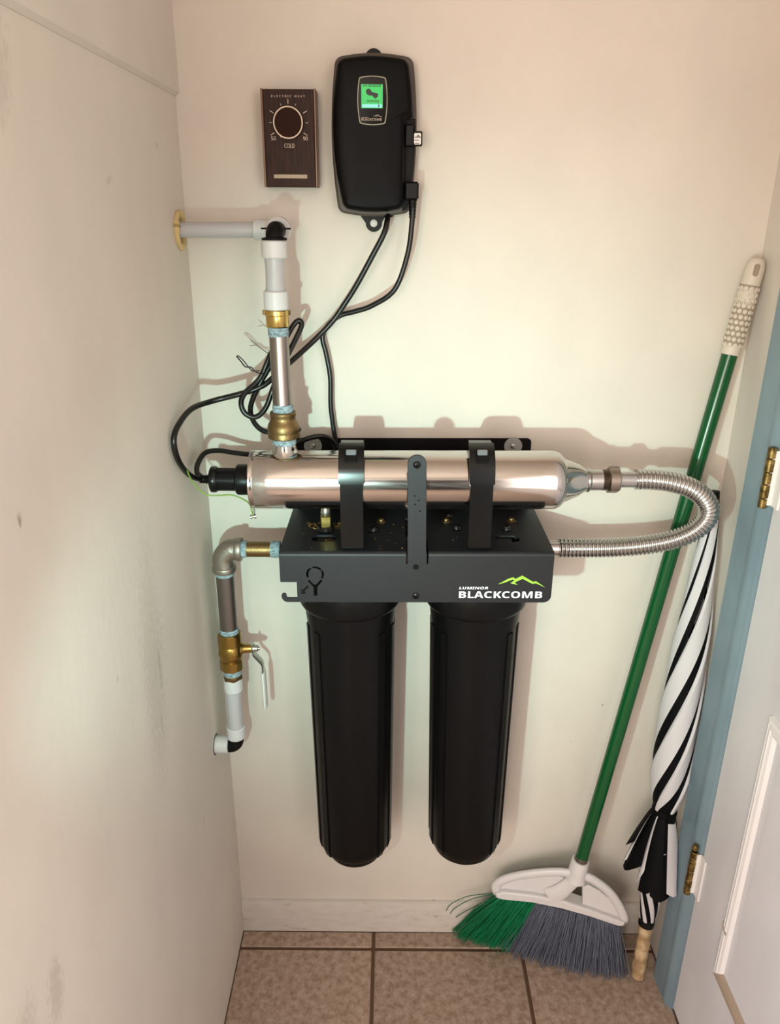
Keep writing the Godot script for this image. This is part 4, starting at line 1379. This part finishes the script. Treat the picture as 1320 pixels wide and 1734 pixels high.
func build_cords():
	# lamp lead: controller to the lamp plug on the end of the chamber
	var t := thing("lamp_lead", "black lead from the controller to the plug on the chamber's left end", "cable", Vector3(-0.24, 1.085, 0.135))
	var p := [Vector3(-0.0065, 1.4950, 0.0200), Vector3(-0.0072, 1.4873, 0.0350), Vector3(-0.0122, 1.4682, 0.0450), Vector3(-0.0282, 1.4384, 0.0420), Vector3(-0.0531, 1.3945, 0.0360), Vector3(-0.0720, 1.3655, 0.0320), Vector3(-0.0940, 1.3352, 0.0300), Vector3(-0.1244, 1.3052, 0.0350), Vector3(-0.1552, 1.2794, 0.0600), Vector3(-0.1765, 1.2627, 0.0800), Vector3(-0.1988, 1.2452, 0.0900), Vector3(-0.2308, 1.2339, 0.0950), Vector3(-0.2764, 1.2226, 0.1000), Vector3(-0.2991, 1.2200, 0.1400), Vector3(-0.3090, 1.2073, 0.1820), Vector3(-0.3118, 1.1903, 0.2070), Vector3(-0.3120, 1.1572, 0.1950), Vector3(-0.3080, 1.1227, 0.1600), Vector3(-0.2953, 1.1060, 0.1360), Vector3(-0.2880, 1.1055, 0.1350)]
	var mb := MB.new()
	mb.tube(curve(p, 8), 0.0044, 14)
	part("cord", mb, M.cord, t)
	mb = MB.new()
	mb.box(Vector3(-0.0065, 1.4945, 0.0215), Vector3(0.017, 0.008, 0.013), 0.0025)
	part("grommet", mb, M.black, t)
	var ax := along(Vector3.RIGHT, Vector3(-0.2980, 1.1062, 0.135))
	mb = MB.new()
	mb.lathe(ax, P2([0, 0, 0.0060, 0, 0.0066, 0.003, 0.0055, 0.004, 0.0070, 0.006, 0.0058, 0.0085, 0.0075, 0.010, 0.0062, 0.0125, 0.0105, 0.0145, 0.0110, 0.018]), 20)
	part("strain_relief", mb, M.black, t)
	mb = MB.new()
	mb.lathe(ax, P2([0, 0.017, 0.0175, 0.017, 0.0202, 0.0185, 0.0208, 0.022, 0.0204, 0.026, 0.0190, 0.0285, 0.0165, 0.0285]), 36)
	part("plug_flange", mb, M.black_gloss, t)
	mb = MB.new()
	mb.lathe(ax, P2([0.0172, 0.028, 0.0172, 0.061]), 36)
	for k in 16:
		var a := TAU * k / 16
		mb.box(ax * Vector3(0.0172 * cos(a), 0.044, 0.0172 * sin(a)), Vector3(0.030, 0.0022, 0.0016), 0.0004, Basis(Vector3.RIGHT, -a + PI / 2))
	part("plug_body", mb, M.black, t)
	mb = MB.new()
	mb.lathe(ax, P2([0.016, 0.058, 0.0218, 0.058, 0.0240, 0.060, 0.0243, 0.064, 0.0243, 0.079, 0.0232, 0.0815, 0.0200, 0.0822]), 40)
	part("plug_collar", mb, M.black, t)

	# sensor lead, with its spare length tied in a coil
	t = thing("sensor_lead", "short black lead bending from the lamp plug along behind the chamber", "cable", Vector3(-0.29, 1.11, 0.11))
	p = [Vector3(-0.2960, 1.1105, 0.1350), Vector3(-0.3020, 1.1165, 0.1320), Vector3(-0.3023, 1.1270, 0.1220), Vector3(-0.2949, 1.1383, 0.1000), Vector3(-0.2766, 1.1379, 0.0850), Vector3(-0.2510, 1.1300, 0.0720), Vector3(-0.2148, 1.1238, 0.0600), Vector3(-0.1768, 1.1313, 0.0500), Vector3(-0.1377, 1.1474, 0.0450), Vector3(-0.1107, 1.1502, 0.0400), Vector3(-0.0941, 1.1342, 0.0300), Vector3(-0.0861, 1.0931, 0.0250)]
	mb = MB.new()
	mb.tube(curve(p, 8), 0.0042, 14)
	part("cord", mb, M.cord, t)

	t = thing("coiled_lead", "looped spare black cable tied behind the steel pipe", "cable", Vector3(-0.19, 1.17, 0.085))
	p = [Vector3(-0.1500, 1.1640, 0.0480), Vector3(-0.1600, 1.1680, 0.0600), Vector3(-0.1823, 1.1660, 0.0700), Vector3(-0.2034, 1.1682, 0.0750), Vector3(-0.2177, 1.1840, 0.0800), Vector3(-0.2211, 1.2091, 0.0850), Vector3(-0.2063, 1.2432, 0.0900), Vector3(-0.1842, 1.2792, 0.0850), Vector3(-0.1660, 1.3093, 0.0750), Vector3(-0.1501, 1.3355, 0.0700), Vector3(-0.1410, 1.3416, 0.0680), Vector3(-0.1383, 1.3338, 0.0700), Vector3(-0.1470, 1.3147, 0.0780), Vector3(-0.1603, 1.2893, 0.0880), Vector3(-0.1791, 1.2498, 0.0980), Vector3(-0.1944, 1.2130, 0.1000), Vector3(-0.2109, 1.1978, 0.1000), Vector3(-0.2271, 1.2033, 0.1000), Vector3(-0.2326, 1.2192, 0.1000), Vector3(-0.2252, 1.2360, 0.1020), Vector3(-0.2002, 1.2602, 0.1050), Vector3(-0.1830, 1.2954, 0.1000), Vector3(-0.1672, 1.3251, 0.0650)]
	mb = MB.new()
	mb.tube(curve(p, 8), 0.0042, 14)
	part("cord", mb, M.cord, t)

	t = thing("power_cord", "black power cord with an angled plug on the controller's lower right edge", "cable", Vector3(0.028, 1.49, 0.04))
	part("plug_body", slab(0.0178, 0.0385, 1.5148, 1.5398, 0.0343, 0.0490, 0.0025), M.black, t)
	mb = MB.new()
	var pr := []
	for i in 6:
		pr.append_array(P2([0.0062 - 0.0003 * i, -0.0042 * i, 0.0066 - 0.0003 * i, -0.0028 - 0.0042 * i, 0.0052, -0.0030 - 0.0042 * i, 0.0052, -0.0042 - 0.0042 * i]))
	pr.reverse()
	mb.lathe(upright(Vector3(0.0300, 1.5150, 0.0420)), pr, 16)
	part("strain_relief", mb, M.black, t)
	p = [Vector3(0.0300, 1.5150, 0.0425), Vector3(0.0298, 1.4876, 0.0440), Vector3(0.0238, 1.4389, 0.0440), Vector3(0.0046, 1.3865, 0.0400), Vector3(-0.0303, 1.3609, 0.0300), Vector3(-0.0581, 1.3507, 0.0240), Vector3(-0.0811, 1.3440, 0.0200), Vector3(-0.1001, 1.3298, 0.0190), Vector3(-0.1107, 1.3098, 0.0180), Vector3(-0.1054, 1.2822, 0.0180), Vector3(-0.0996, 1.2433, 0.0180), Vector3(-0.0997, 1.1939, 0.0180), Vector3(-0.0936, 1.1416, 0.0180), Vector3(-0.0863, 1.1021, 0.0180)]
	mb = MB.new()
	mb.tube(curve(p, 8), 0.0041, 14)
	part("cord", mb, M.cord, t)

	mb = MB.new()
	mb.tube(curve([Vector3(-0.3056, 1.1330, 0.1740), Vector3(-0.3030, 1.1146, 0.1640), Vector3(-0.2923, 1.0971, 0.1620), Vector3(-0.2787, 1.0882, 0.1590), Vector3(-0.2603, 1.0873, 0.1560), Vector3(-0.2459, 1.0857, 0.1500), Vector3(-0.2302, 1.0785, 0.1480), Vector3(-0.2217, 1.0669, 0.1400), Vector3(-0.2189, 1.0449, 0.1310)], 8), 0.0011, 8)
	single("ground_wire", mb, M.wire_green, "thin yellow-green ground wire drooping below the lamp plug", "wire", Vector3(-0.26, 1.045, 0.15))
	mb = MB.new()
	mb.tube(curve([Vector3(-0.2332, 1.2940, 0.1100), Vector3(-0.2262, 1.2865, 0.1130), Vector3(-0.2199, 1.2791, 0.1150), Vector3(-0.2110, 1.2782, 0.1150), Vector3(-0.2043, 1.2712, 0.1150), Vector3(-0.1941, 1.2673, 0.1110)], 6), 0.0010, 6)
	mb.tube(curve([Vector3(-0.2314, 1.2951, 0.1110), Vector3(-0.2240, 1.2895, 0.1120), Vector3(-0.2140, 1.2766, 0.1130), Vector3(-0.2087, 1.2729, 0.1150), Vector3(-0.1980, 1.2732, 0.1150)], 6), 0.0009, 6)
	single("twist_tie", mb, M.cord, "black twisted wire tie sticking out from the coiled cable", "tie", Vector3(-0.21, 1.267, 0.11), "wire ties on the cables")
	mb = MB.new()
	mb.tube(curve([Vector3(-0.2131, 1.3165, 0.0950), Vector3(-0.2012, 1.3060, 0.0950), Vector3(-0.1857, 1.2953, 0.0980)], 6), 0.0008, 6)
	mb.tube(curve([Vector3(-0.2145, 1.3068, 0.0920), Vector3(-0.2060, 1.3082, 0.0950), Vector3(-0.2012, 1.3060, 0.0950)], 6), 0.0007, 6)
	single("twist_tie", mb, M.tie_grey, "grey forked wire tie above the black one, beside the steel pipe", "tie", Vector3(-0.20, 1.295, 0.095), "wire ties on the cables")

func build_broom():
	var top := Vector3(0.5655, 1.4365, 0.0225)
	var low := Vector3(0.3900, 0.2640, 0.0765)
	var dir := (top - low).normalized()
	var t := thing("broom", "upright angle broom with a green pole, white head and green and grey bristles", "broom", Vector3(0.36, 0.0, 0.08))
	var gl := top - dir * 0.150
	var mb := MB.new()
	mb.bar(low, gl + dir * 0.01, 0.0125, 32)
	part("pole", mb, M.green, t)
	# grip: rubber sleeve with raised dots and a hanging eye
	mb = MB.new()
	var up := along(dir, gl)
	mb.lathe(up, P2([0.0128, 0, 0.0146, 0.0006, 0.0150, 0.004, 0.0147, 0.009, 0.0143, 0.020, 0.0147, 0.055, 0.0150, 0.095, 0.0147, 0.112, 0.0145, 0.128, 0.0138, 0.138, 0.0118, 0.1455, 0.0080, 0.1495, 0, 0.1505]), 32)
	var side := dir.cross(Vector3.BACK).normalized()
	var front := side.cross(dir).normalized()
	var nx := Transform3D(Basis(side, dir, front), gl)
	part("grip", mb, M.grip, t, "worn cream rubber grip")
	var eye := MB.new()
	var el := PackedVector2Array()
	for i in 24:
		var a := TAU * i / 24
		el.append(Vector2(-0.003 + 0.0042 * cos(a), 0.131 + (0.0052 if sin(a) > 0.0 else -0.0052) + 0.0042 * sin(a)))
	eye.prism(el, 0.010, 0.0146, nx)
	part("hanging_eye", eye, M.grip_groove, t, "oval hanging eye")
	var dots := MB.new()
	for r in 11:
		for k in 11:
			var a := TAU * (k + 0.5 * (r % 2)) / 11
			var h := 0.016 + r * 0.0087
			var d := side * cos(a) + front * sin(a)
			var c := gl + dir * h + d * 0.0142
			dots.lathe(along(d, c), P2([0.0036, 0, 0.0034, 0.0012, 0.0022, 0.0019, 0, 0.0021]), 10)
	tag(part("grip_dots", dots, M.grip, t), "", "", "", "stuff")
	var gr := MB.new()
	gr.lathe(up, P2([0.0144, 0.014, 0.0149, 0.016, 0.0149, 0.108, 0.0144, 0.110]), 28)
	part("grip_sleeve", gr, M.grip_groove, t)
	# head
	var X := Vector3(1, 0, 0.19).normalized()
	var Y := (Vector3(0, 1, -0.06)).normalized()
	var hx := Transform3D(Basis(X, Y, X.cross(Y)).orthonormalized(), Vector3(0.36, 0.19, 0.071))
	var loc := func(px: float, py: float, z := 0.0) -> Vector3:
		var q := Vector3(px, py, 0.071 + (px - 0.36) * 0.19)
		var l: Vector3 = hx.affine_inverse() * q
		return hx * Vector3(l.x, l.y, z)
	var F := func(a: Array) -> PackedVector2Array:
		var o := PackedVector2Array()
		for i in range(0, a.size(), 2):
			var l: Vector3 = hx.affine_inverse() * Vector3(a[i], a[i + 1], 0.071 + (a[i] - 0.36) * 0.19)
			o.append(Vector2(l.x, l.y))
		return o
	mb = MB.new()
	# bristle block, then the web plate left and right of the strut, each a little short of the arch
	mb.prism(F.call([0.2265, 0.166, 0.231, 0.1535, 0.245, 0.1510, 0.3043, 0.1560, 0.3645, 0.1525, 0.42, 0.1440, 0.4784, 0.1312, 0.4905, 0.1345, 0.492, 0.146, 0.43, 0.163, 0.365, 0.177, 0.304, 0.180, 0.245, 0.176]), -0.016, 0.014, hx, 0.005)
	mb.prism(F.call([0.236, 0.170, 0.365, 0.170, 0.365, 0.226, 0.345, 0.2285, 0.310, 0.2240, 0.275, 0.2100, 0.250, 0.1960]), -0.010, 0.004, hx, 0.002)
	mb.prism(F.call([0.405, 0.160, 0.486, 0.142, 0.478, 0.160, 0.458, 0.190, 0.435, 0.2080, 0.412, 0.218, 0.400, 0.210]), -0.010, 0.004, hx, 0.002)
	part("broom_block", mb, M.white_plastic, t)
	mb = MB.new()
	var arch := curve([loc.call(0.234, 0.160, 0.001), loc.call(0.2300, 0.174, 0.002), loc.call(0.2370, 0.190, 0.003), loc.call(0.258, 0.207, 0.004), loc.call(0.2872, 0.2210, 0.005), loc.call(0.32, 0.2335, 0.006), loc.call(0.356, 0.2425, 0.007), loc.call(0.388, 0.2440, 0.008), loc.call(0.414, 0.2385, 0.007), loc.call(0.447, 0.2160, 0.006), loc.call(0.468, 0.1900, 0.005), loc.call(0.483, 0.1620, 0.004), loc.call(0.4880, 0.1460, 0.002), loc.call(0.4830, 0.1390, 0.001)], 6)
	mb.tube(arch, 0.0075, 14, true, 1.35)
	part("arch_rim", mb, M.white_plastic, t)
	mb = MB.new()
	mb.tube(curve([loc.call(0.386, 0.240, 0.006), loc.call(0.377, 0.222, 0.009), loc.call(0.362, 0.200, 0.009), loc.call(0.350, 0.186, 0.007), loc.call(0.341, 0.176, 0.004)], 6), [0.018, 0.018, 0.017, 0.0165, 0.016, 0.0155, 0.015, 0.015, 0.015, 0.0155, 0.016, 0.0165, 0.017, 0.0175, 0.018, 0.0185, 0.019, 0.0195, 0.02, 0.0205, 0.021, 0.0215, 0.022, 0.022, 0.022], 16, true, 0.42, hx.basis.x)
	part("strut", mb, M.white_plastic, t)
	mb = MB.new()
	var sock := low - dir * 0.012
	mb.lathe(along(dir, sock - dir * 0.022), P2([0.0215, 0, 0.0195, 0.006, 0.0188, 0.020, 0.0176, 0.046, 0.0170, 0.0475, 0.0135, 0.048, 0.013, 0.044]), 32)
	part("socket", mb, M.white_plastic, t)
	mb = MB.new()
	mb.lathe(along(dir, sock + dir * 0.024), P2([0.0128, 0, 0.0131, 0.001, 0.0131, 0.010, 0.0128, 0.011]), 28)
	part("pole_collar", mb, M.iron, t)
	# bristles: rooted along the block, fanned out to the floor
	var br := RandomNumberGenerator.new()
	br.seed = 31
	var tips := [Vector3(0.152, 0, 0.0200), Vector3(0.2657, 0, 0.0520), Vector3(0.385, 0, 0.0960), Vector3(0.500, 0, 0.1080)]
	for kind in 2:
		mb = MB.new()
		var n: int = [430, 900][kind]
		for i in n:
			var s: float = lerpf(0.0, 0.315, br.randf()) if kind == 0 else lerpf(0.305, 1.0, br.randf())
			var rx := lerpf(0.237, 0.480, s)
			var ry: float = lerpf(0.156, 0.1575, s / 0.3) if s < 0.3 else lerpf(0.1575, 0.136, (s - 0.3) / 0.7)
			var dz := br.randf_range(-1, 1)
			var root: Vector3 = loc.call(rx, ry, dz * 0.011)
			var f := s * 3.0
			var k := mini(int(f), 2)
			var tip: Vector3 = (tips[k] as Vector3).lerp(tips[k + 1], f - k)
			tip += Vector3(br.randfn(0, 0.006), 0.0015 + absf(br.randfn(0, 0.006)), dz * 0.016 + br.randfn(0, 0.006))
			tip.z = maxf(tip.z, 0.0145)
			tip.x = minf(tip.x, 0.509)
			if kind == 0:
				tip.y += 0.004
			var mid := root.lerp(tip, 0.5) + Vector3(br.randfn(0, 0.003), 0.003, br.randfn(0, 0.003) + dz * 0.003)
			mid.z = maxf(mid.z, 0.0145)
			var sh := br.randf_range(0.7, 1.35)
			if br.randf() < 0.12:
				sh = 2.0
			mb.cur = Color(sh, sh, sh)
			mb.tube([root, root.lerp(mid, 0.55) + Vector3(0, 0.001, 0), mid, mid.lerp(tip, 0.55) + Vector3(0, 0.0012, 0), tip], br.randf_range(0.0007, 0.0011), 4, false)
		if kind == 0:
			for q in [[Vector3(0.240, 0.154, 0.046), Vector3(0.185, 0.120, 0.030), Vector3(0.150, 0.082, 0.020), Vector3(0.139, 0.060, 0.017)], [Vector3(0.242, 0.153, 0.048), Vector3(0.200, 0.110, 0.034), Vector3(0.170, 0.072, 0.022), Vector3(0.152, 0.052, 0.018)], [Vector3(0.238, 0.155, 0.046), Vector3(0.178, 0.128, 0.030), Vector3(0.142, 0.095, 0.020), Vector3(0.130, 0.070, 0.017)]]:
				mb.cur = Color(0.6, 0.6, 0.6)
				mb.tube(curve(q, 4), 0.0009, 5)
		tag(part("bristles", mb, M.green_bristle if kind == 0 else M.grey_bristle, t, "green bristles" if kind == 0 else "slate-grey bristles"), "", "", "", "stuff")

func build_umbrella():
	var A := Vector3(0.5500, 1.0620, 0.0480)     # tip
	var B := Vector3(0.5270, 0.0040, 0.1210)     # end of the handle, on the floor
	var dir := (A - B).normalized()
	var t := thing("umbrella", "rolled black and white striped umbrella standing handle down in the corner", "umbrella", Vector3(B.x, 0.0, B.z))
	var s1 := Vector3.RIGHT - dir * dir.x
	s1 = s1.normalized()
	var s2 := s1.cross(dir).normalized()          # towards the room
	if s2.z < 0.0:
		s2 = -s2
	var at := func(y: float) -> Vector3: return B.lerp(A, (y - B.y) / (A.y - B.y))
	var mb := MB.new()
	mb.lathe(along(dir, at.call(0.985)), P2([0.013, 0, 0.0125, 0.012, 0.0110, 0.030, 0.0095, 0.048, 0.0080, 0.066, 0.0070, 0.078, 0, 0.079]), 20)
	part("ferrule", mb, M.black, t, "black end cap")
	# rolled canopy: columns follow the twist, five dark and five pale bands
	var ys := [1.015, 0.985, 0.95, 0.915, 0.88, 0.84, 0.80, 0.76, 0.72, 0.68, 0.64, 0.60, 0.56, 0.525, 0.495, 0.47, 0.45, 0.435, 0.422]
	var rs := [0.0125, 0.0145, 0.0180, 0.0205, 0.0230, 0.0262, 0.0290, 0.0312, 0.0328, 0.0338, 0.0352, 0.0362, 0.0370, 0.0370, 0.0356, 0.0326, 0.0284, 0.0244, 0.0208]
	var R := 84
	var spot := func(f: float, u: float) -> Vector3:      # f counts bands round the roll, u runs down it
		var g := u * (ys.size() - 1)
		var k := mini(int(g), ys.size() - 2)
		var y: float = lerpf(ys[k], ys[k + 1], g - k)
		var r: float = lerpf(rs[k], rs[k + 1], g - k)
		var a: float = TAU * f / 5.0 + 0.35 + (1.015 - y) / 0.593 * TAU * 0.80 + 0.10 * sin(u * 7.0 + f * 2.0)
		var q := fposmod(f, 1.0)
		var fold := 1.0 + 0.13 * (q - 0.5) * smoothstep(0.0, 0.15, u) + 0.025 * sin(f * 4.1 + u * 11.0)
		return at.call(y) + (s1 * cos(a) * 0.98 + s2 * sin(a)) * r * fold
	var wide := [0.36, 0.27, 0.40, 0.30, 0.34]              # black share of each band, wider towards the strap
	for kind in 2:
		mb = MB.new()
		for b in 5:
			var sub := []
			var mids := []
			for i in R + 1:
				var u := float(i) / R
				var edge: float = wide[b] * (0.75 + 0.35 * u + 0.9 * smoothstep(0.72, 1.0, u) * (1.0 if b % 2 == 0 else 0.4))
				var row := []
				for j in 11:
					row.append(spot.call(b + (edge * j / 10.0 if kind == 0 else lerpf(edge, 1.0, j / 10.0)), u))
				sub.append(row)
				var g := u * (ys.size() - 1)
				var k := mini(int(g), ys.size() - 2)
				mids.append(at.call(lerpf(ys[k], ys[k + 1], g - k)))
			mb.grid(sub, false, mids)
		part("canopy", mb, M.cloth_black if kind == 0 else M.cloth_white, t, "black stripes" if kind == 0 else "white stripes")
	# strap round the roll
	mb = MB.new()
	var sp := []
	for i in 33:
		var a := TAU * i / 32
		sp.append(at.call(0.421 + 0.003 * sin(a)) + (s1 * cos(a) + s2 * sin(a)) * 0.0212)
	mb.tube(sp, 0.0095, 10, false, 0.25, dir)
	mb.box(at.call(0.418) + s1 * 0.004 + s2 * 0.0225, Vector3(0.020, 0.022, 0.005), 0.002, Basis(s1, dir, s1.cross(dir)))
	part("tie_strap", mb, M.cloth_black, t, "black tie strap")
	# loose panel ends below the strap: pleats that flare, each hem its own length
	var pl := [[-0.55, 0.30, 0.285, 0.036, 1], [0.15, 0.72, 0.262, 0.043, 0], [0.78, 1.36, 0.262, 0.052, 1], [1.30, 1.95, 0.250, 0.050, 0], [1.75, 2.35, 0.256, 0.056, 0], [2.36, 2.42, 0.275, 0.062, 1], [2.45, 3.00, 0.285, 0.066, 0], [3.04, 3.10, 0.30, 0.062, 1], [2.95, 3.50, 0.315, 0.056, 0], [3.4, 4.2, 0.30, 0.040, 1], [4.1, 5.0, 0.29, 0.034, 0], [4.9, 5.8, 0.29, 0.036, 1]]
	for kind in 2:
		mb = MB.new()
		for p in pl:
			if p[4] != kind:
				continue
			var gg := []
			for i in 13:
				var u := i / 12.0
				var row := []
				for j in 7:
					var w := j / 6.0
					var hem: float = p[2] + 0.022 * absf(w - 0.62) + (0.03 * (1.0 - w) if p[0] > 1.5 and p[0] < 3.0 else 0.0)
					var y := lerpf(0.423, hem, u)
					var r: float = 0.0190 + (p[3] - 0.0190) * pow(u, 0.8)
					r *= 1.0 + 0.10 * sin(w * PI) * u
					var a: float = lerpf(p[0] - 0.08, p[1] + 0.08, w) + 0.12 * (1.0 - u)
					var q: Vector3 = at.call(y) + (s1 * cos(a) + s2 * sin(a)) * (r + 0.0006 * (int(p[0] * 10) % 3))
					q.x = minf(q.x, 0.579 if q.z < 0.111 else 0.5605)
					row.append(q)
				gg.append(row)
			mb.grid(gg, false, s2)
		part("loose_panel", mb, M.cloth_white if kind == 1 else M.cloth_black, t)
	# striped throat that narrows to the handle
	for kind in 2:
		mb = MB.new()
		for b in 6:
			var gg := []
			var mids := []
			for i in 13:
				var u := i / 12.0
				var y := lerpf(0.350, 0.160, u)
				var r: float = lerpf(0.036, 0.0150, pow(u, 0.85))
				var row := []
				for j in 6:
					var a: float = TAU * (b + (j / 5.0) * 0.5 + 0.5 * kind) / 6.0 + 2.7 * (1.0 - u) + 0.3
					row.append(at.call(y) + (s1 * cos(a) + s2 * sin(a)) * r * (1.0 + 0.05 * kind * sin(j / 5.0 * PI)))
				gg.append(row)
				mids.append(at.call(y))
			mb.grid(gg, false, mids)
		part("canopy_throat", mb, M.cloth_white if kind == 1 else M.cloth_black, t)
	mb = MB.new()
	mb.lathe(along(dir, at.call(0.143)), P2([0.012, 0, 0.0155, 0.001, 0.0160, 0.004, 0.0160, 0.016, 0.0150, 0.019, 0.012, 0.020]), 28)
	part("handle_collar", mb, M.black_gloss, t)
	mb = MB.new()
	var hp := P2([0, 0, 0.0100, 0, 0.0128, 0.003, 0.0136, 0.008])
	for i in 20:
		var h := 0.010 + 0.130 * i / 19.0
		hp.append(Vector2(0.0136 + 0.0008 * cos(h * 200.0), h))
	hp.append(Vector2(0, 0.142))
	mb.lathe(along(dir, B + Vector3(0, 0.001, 0)), hp, 28)
	part("handle", mb, M.wood_handle, t, "knobbly pale wood handle")
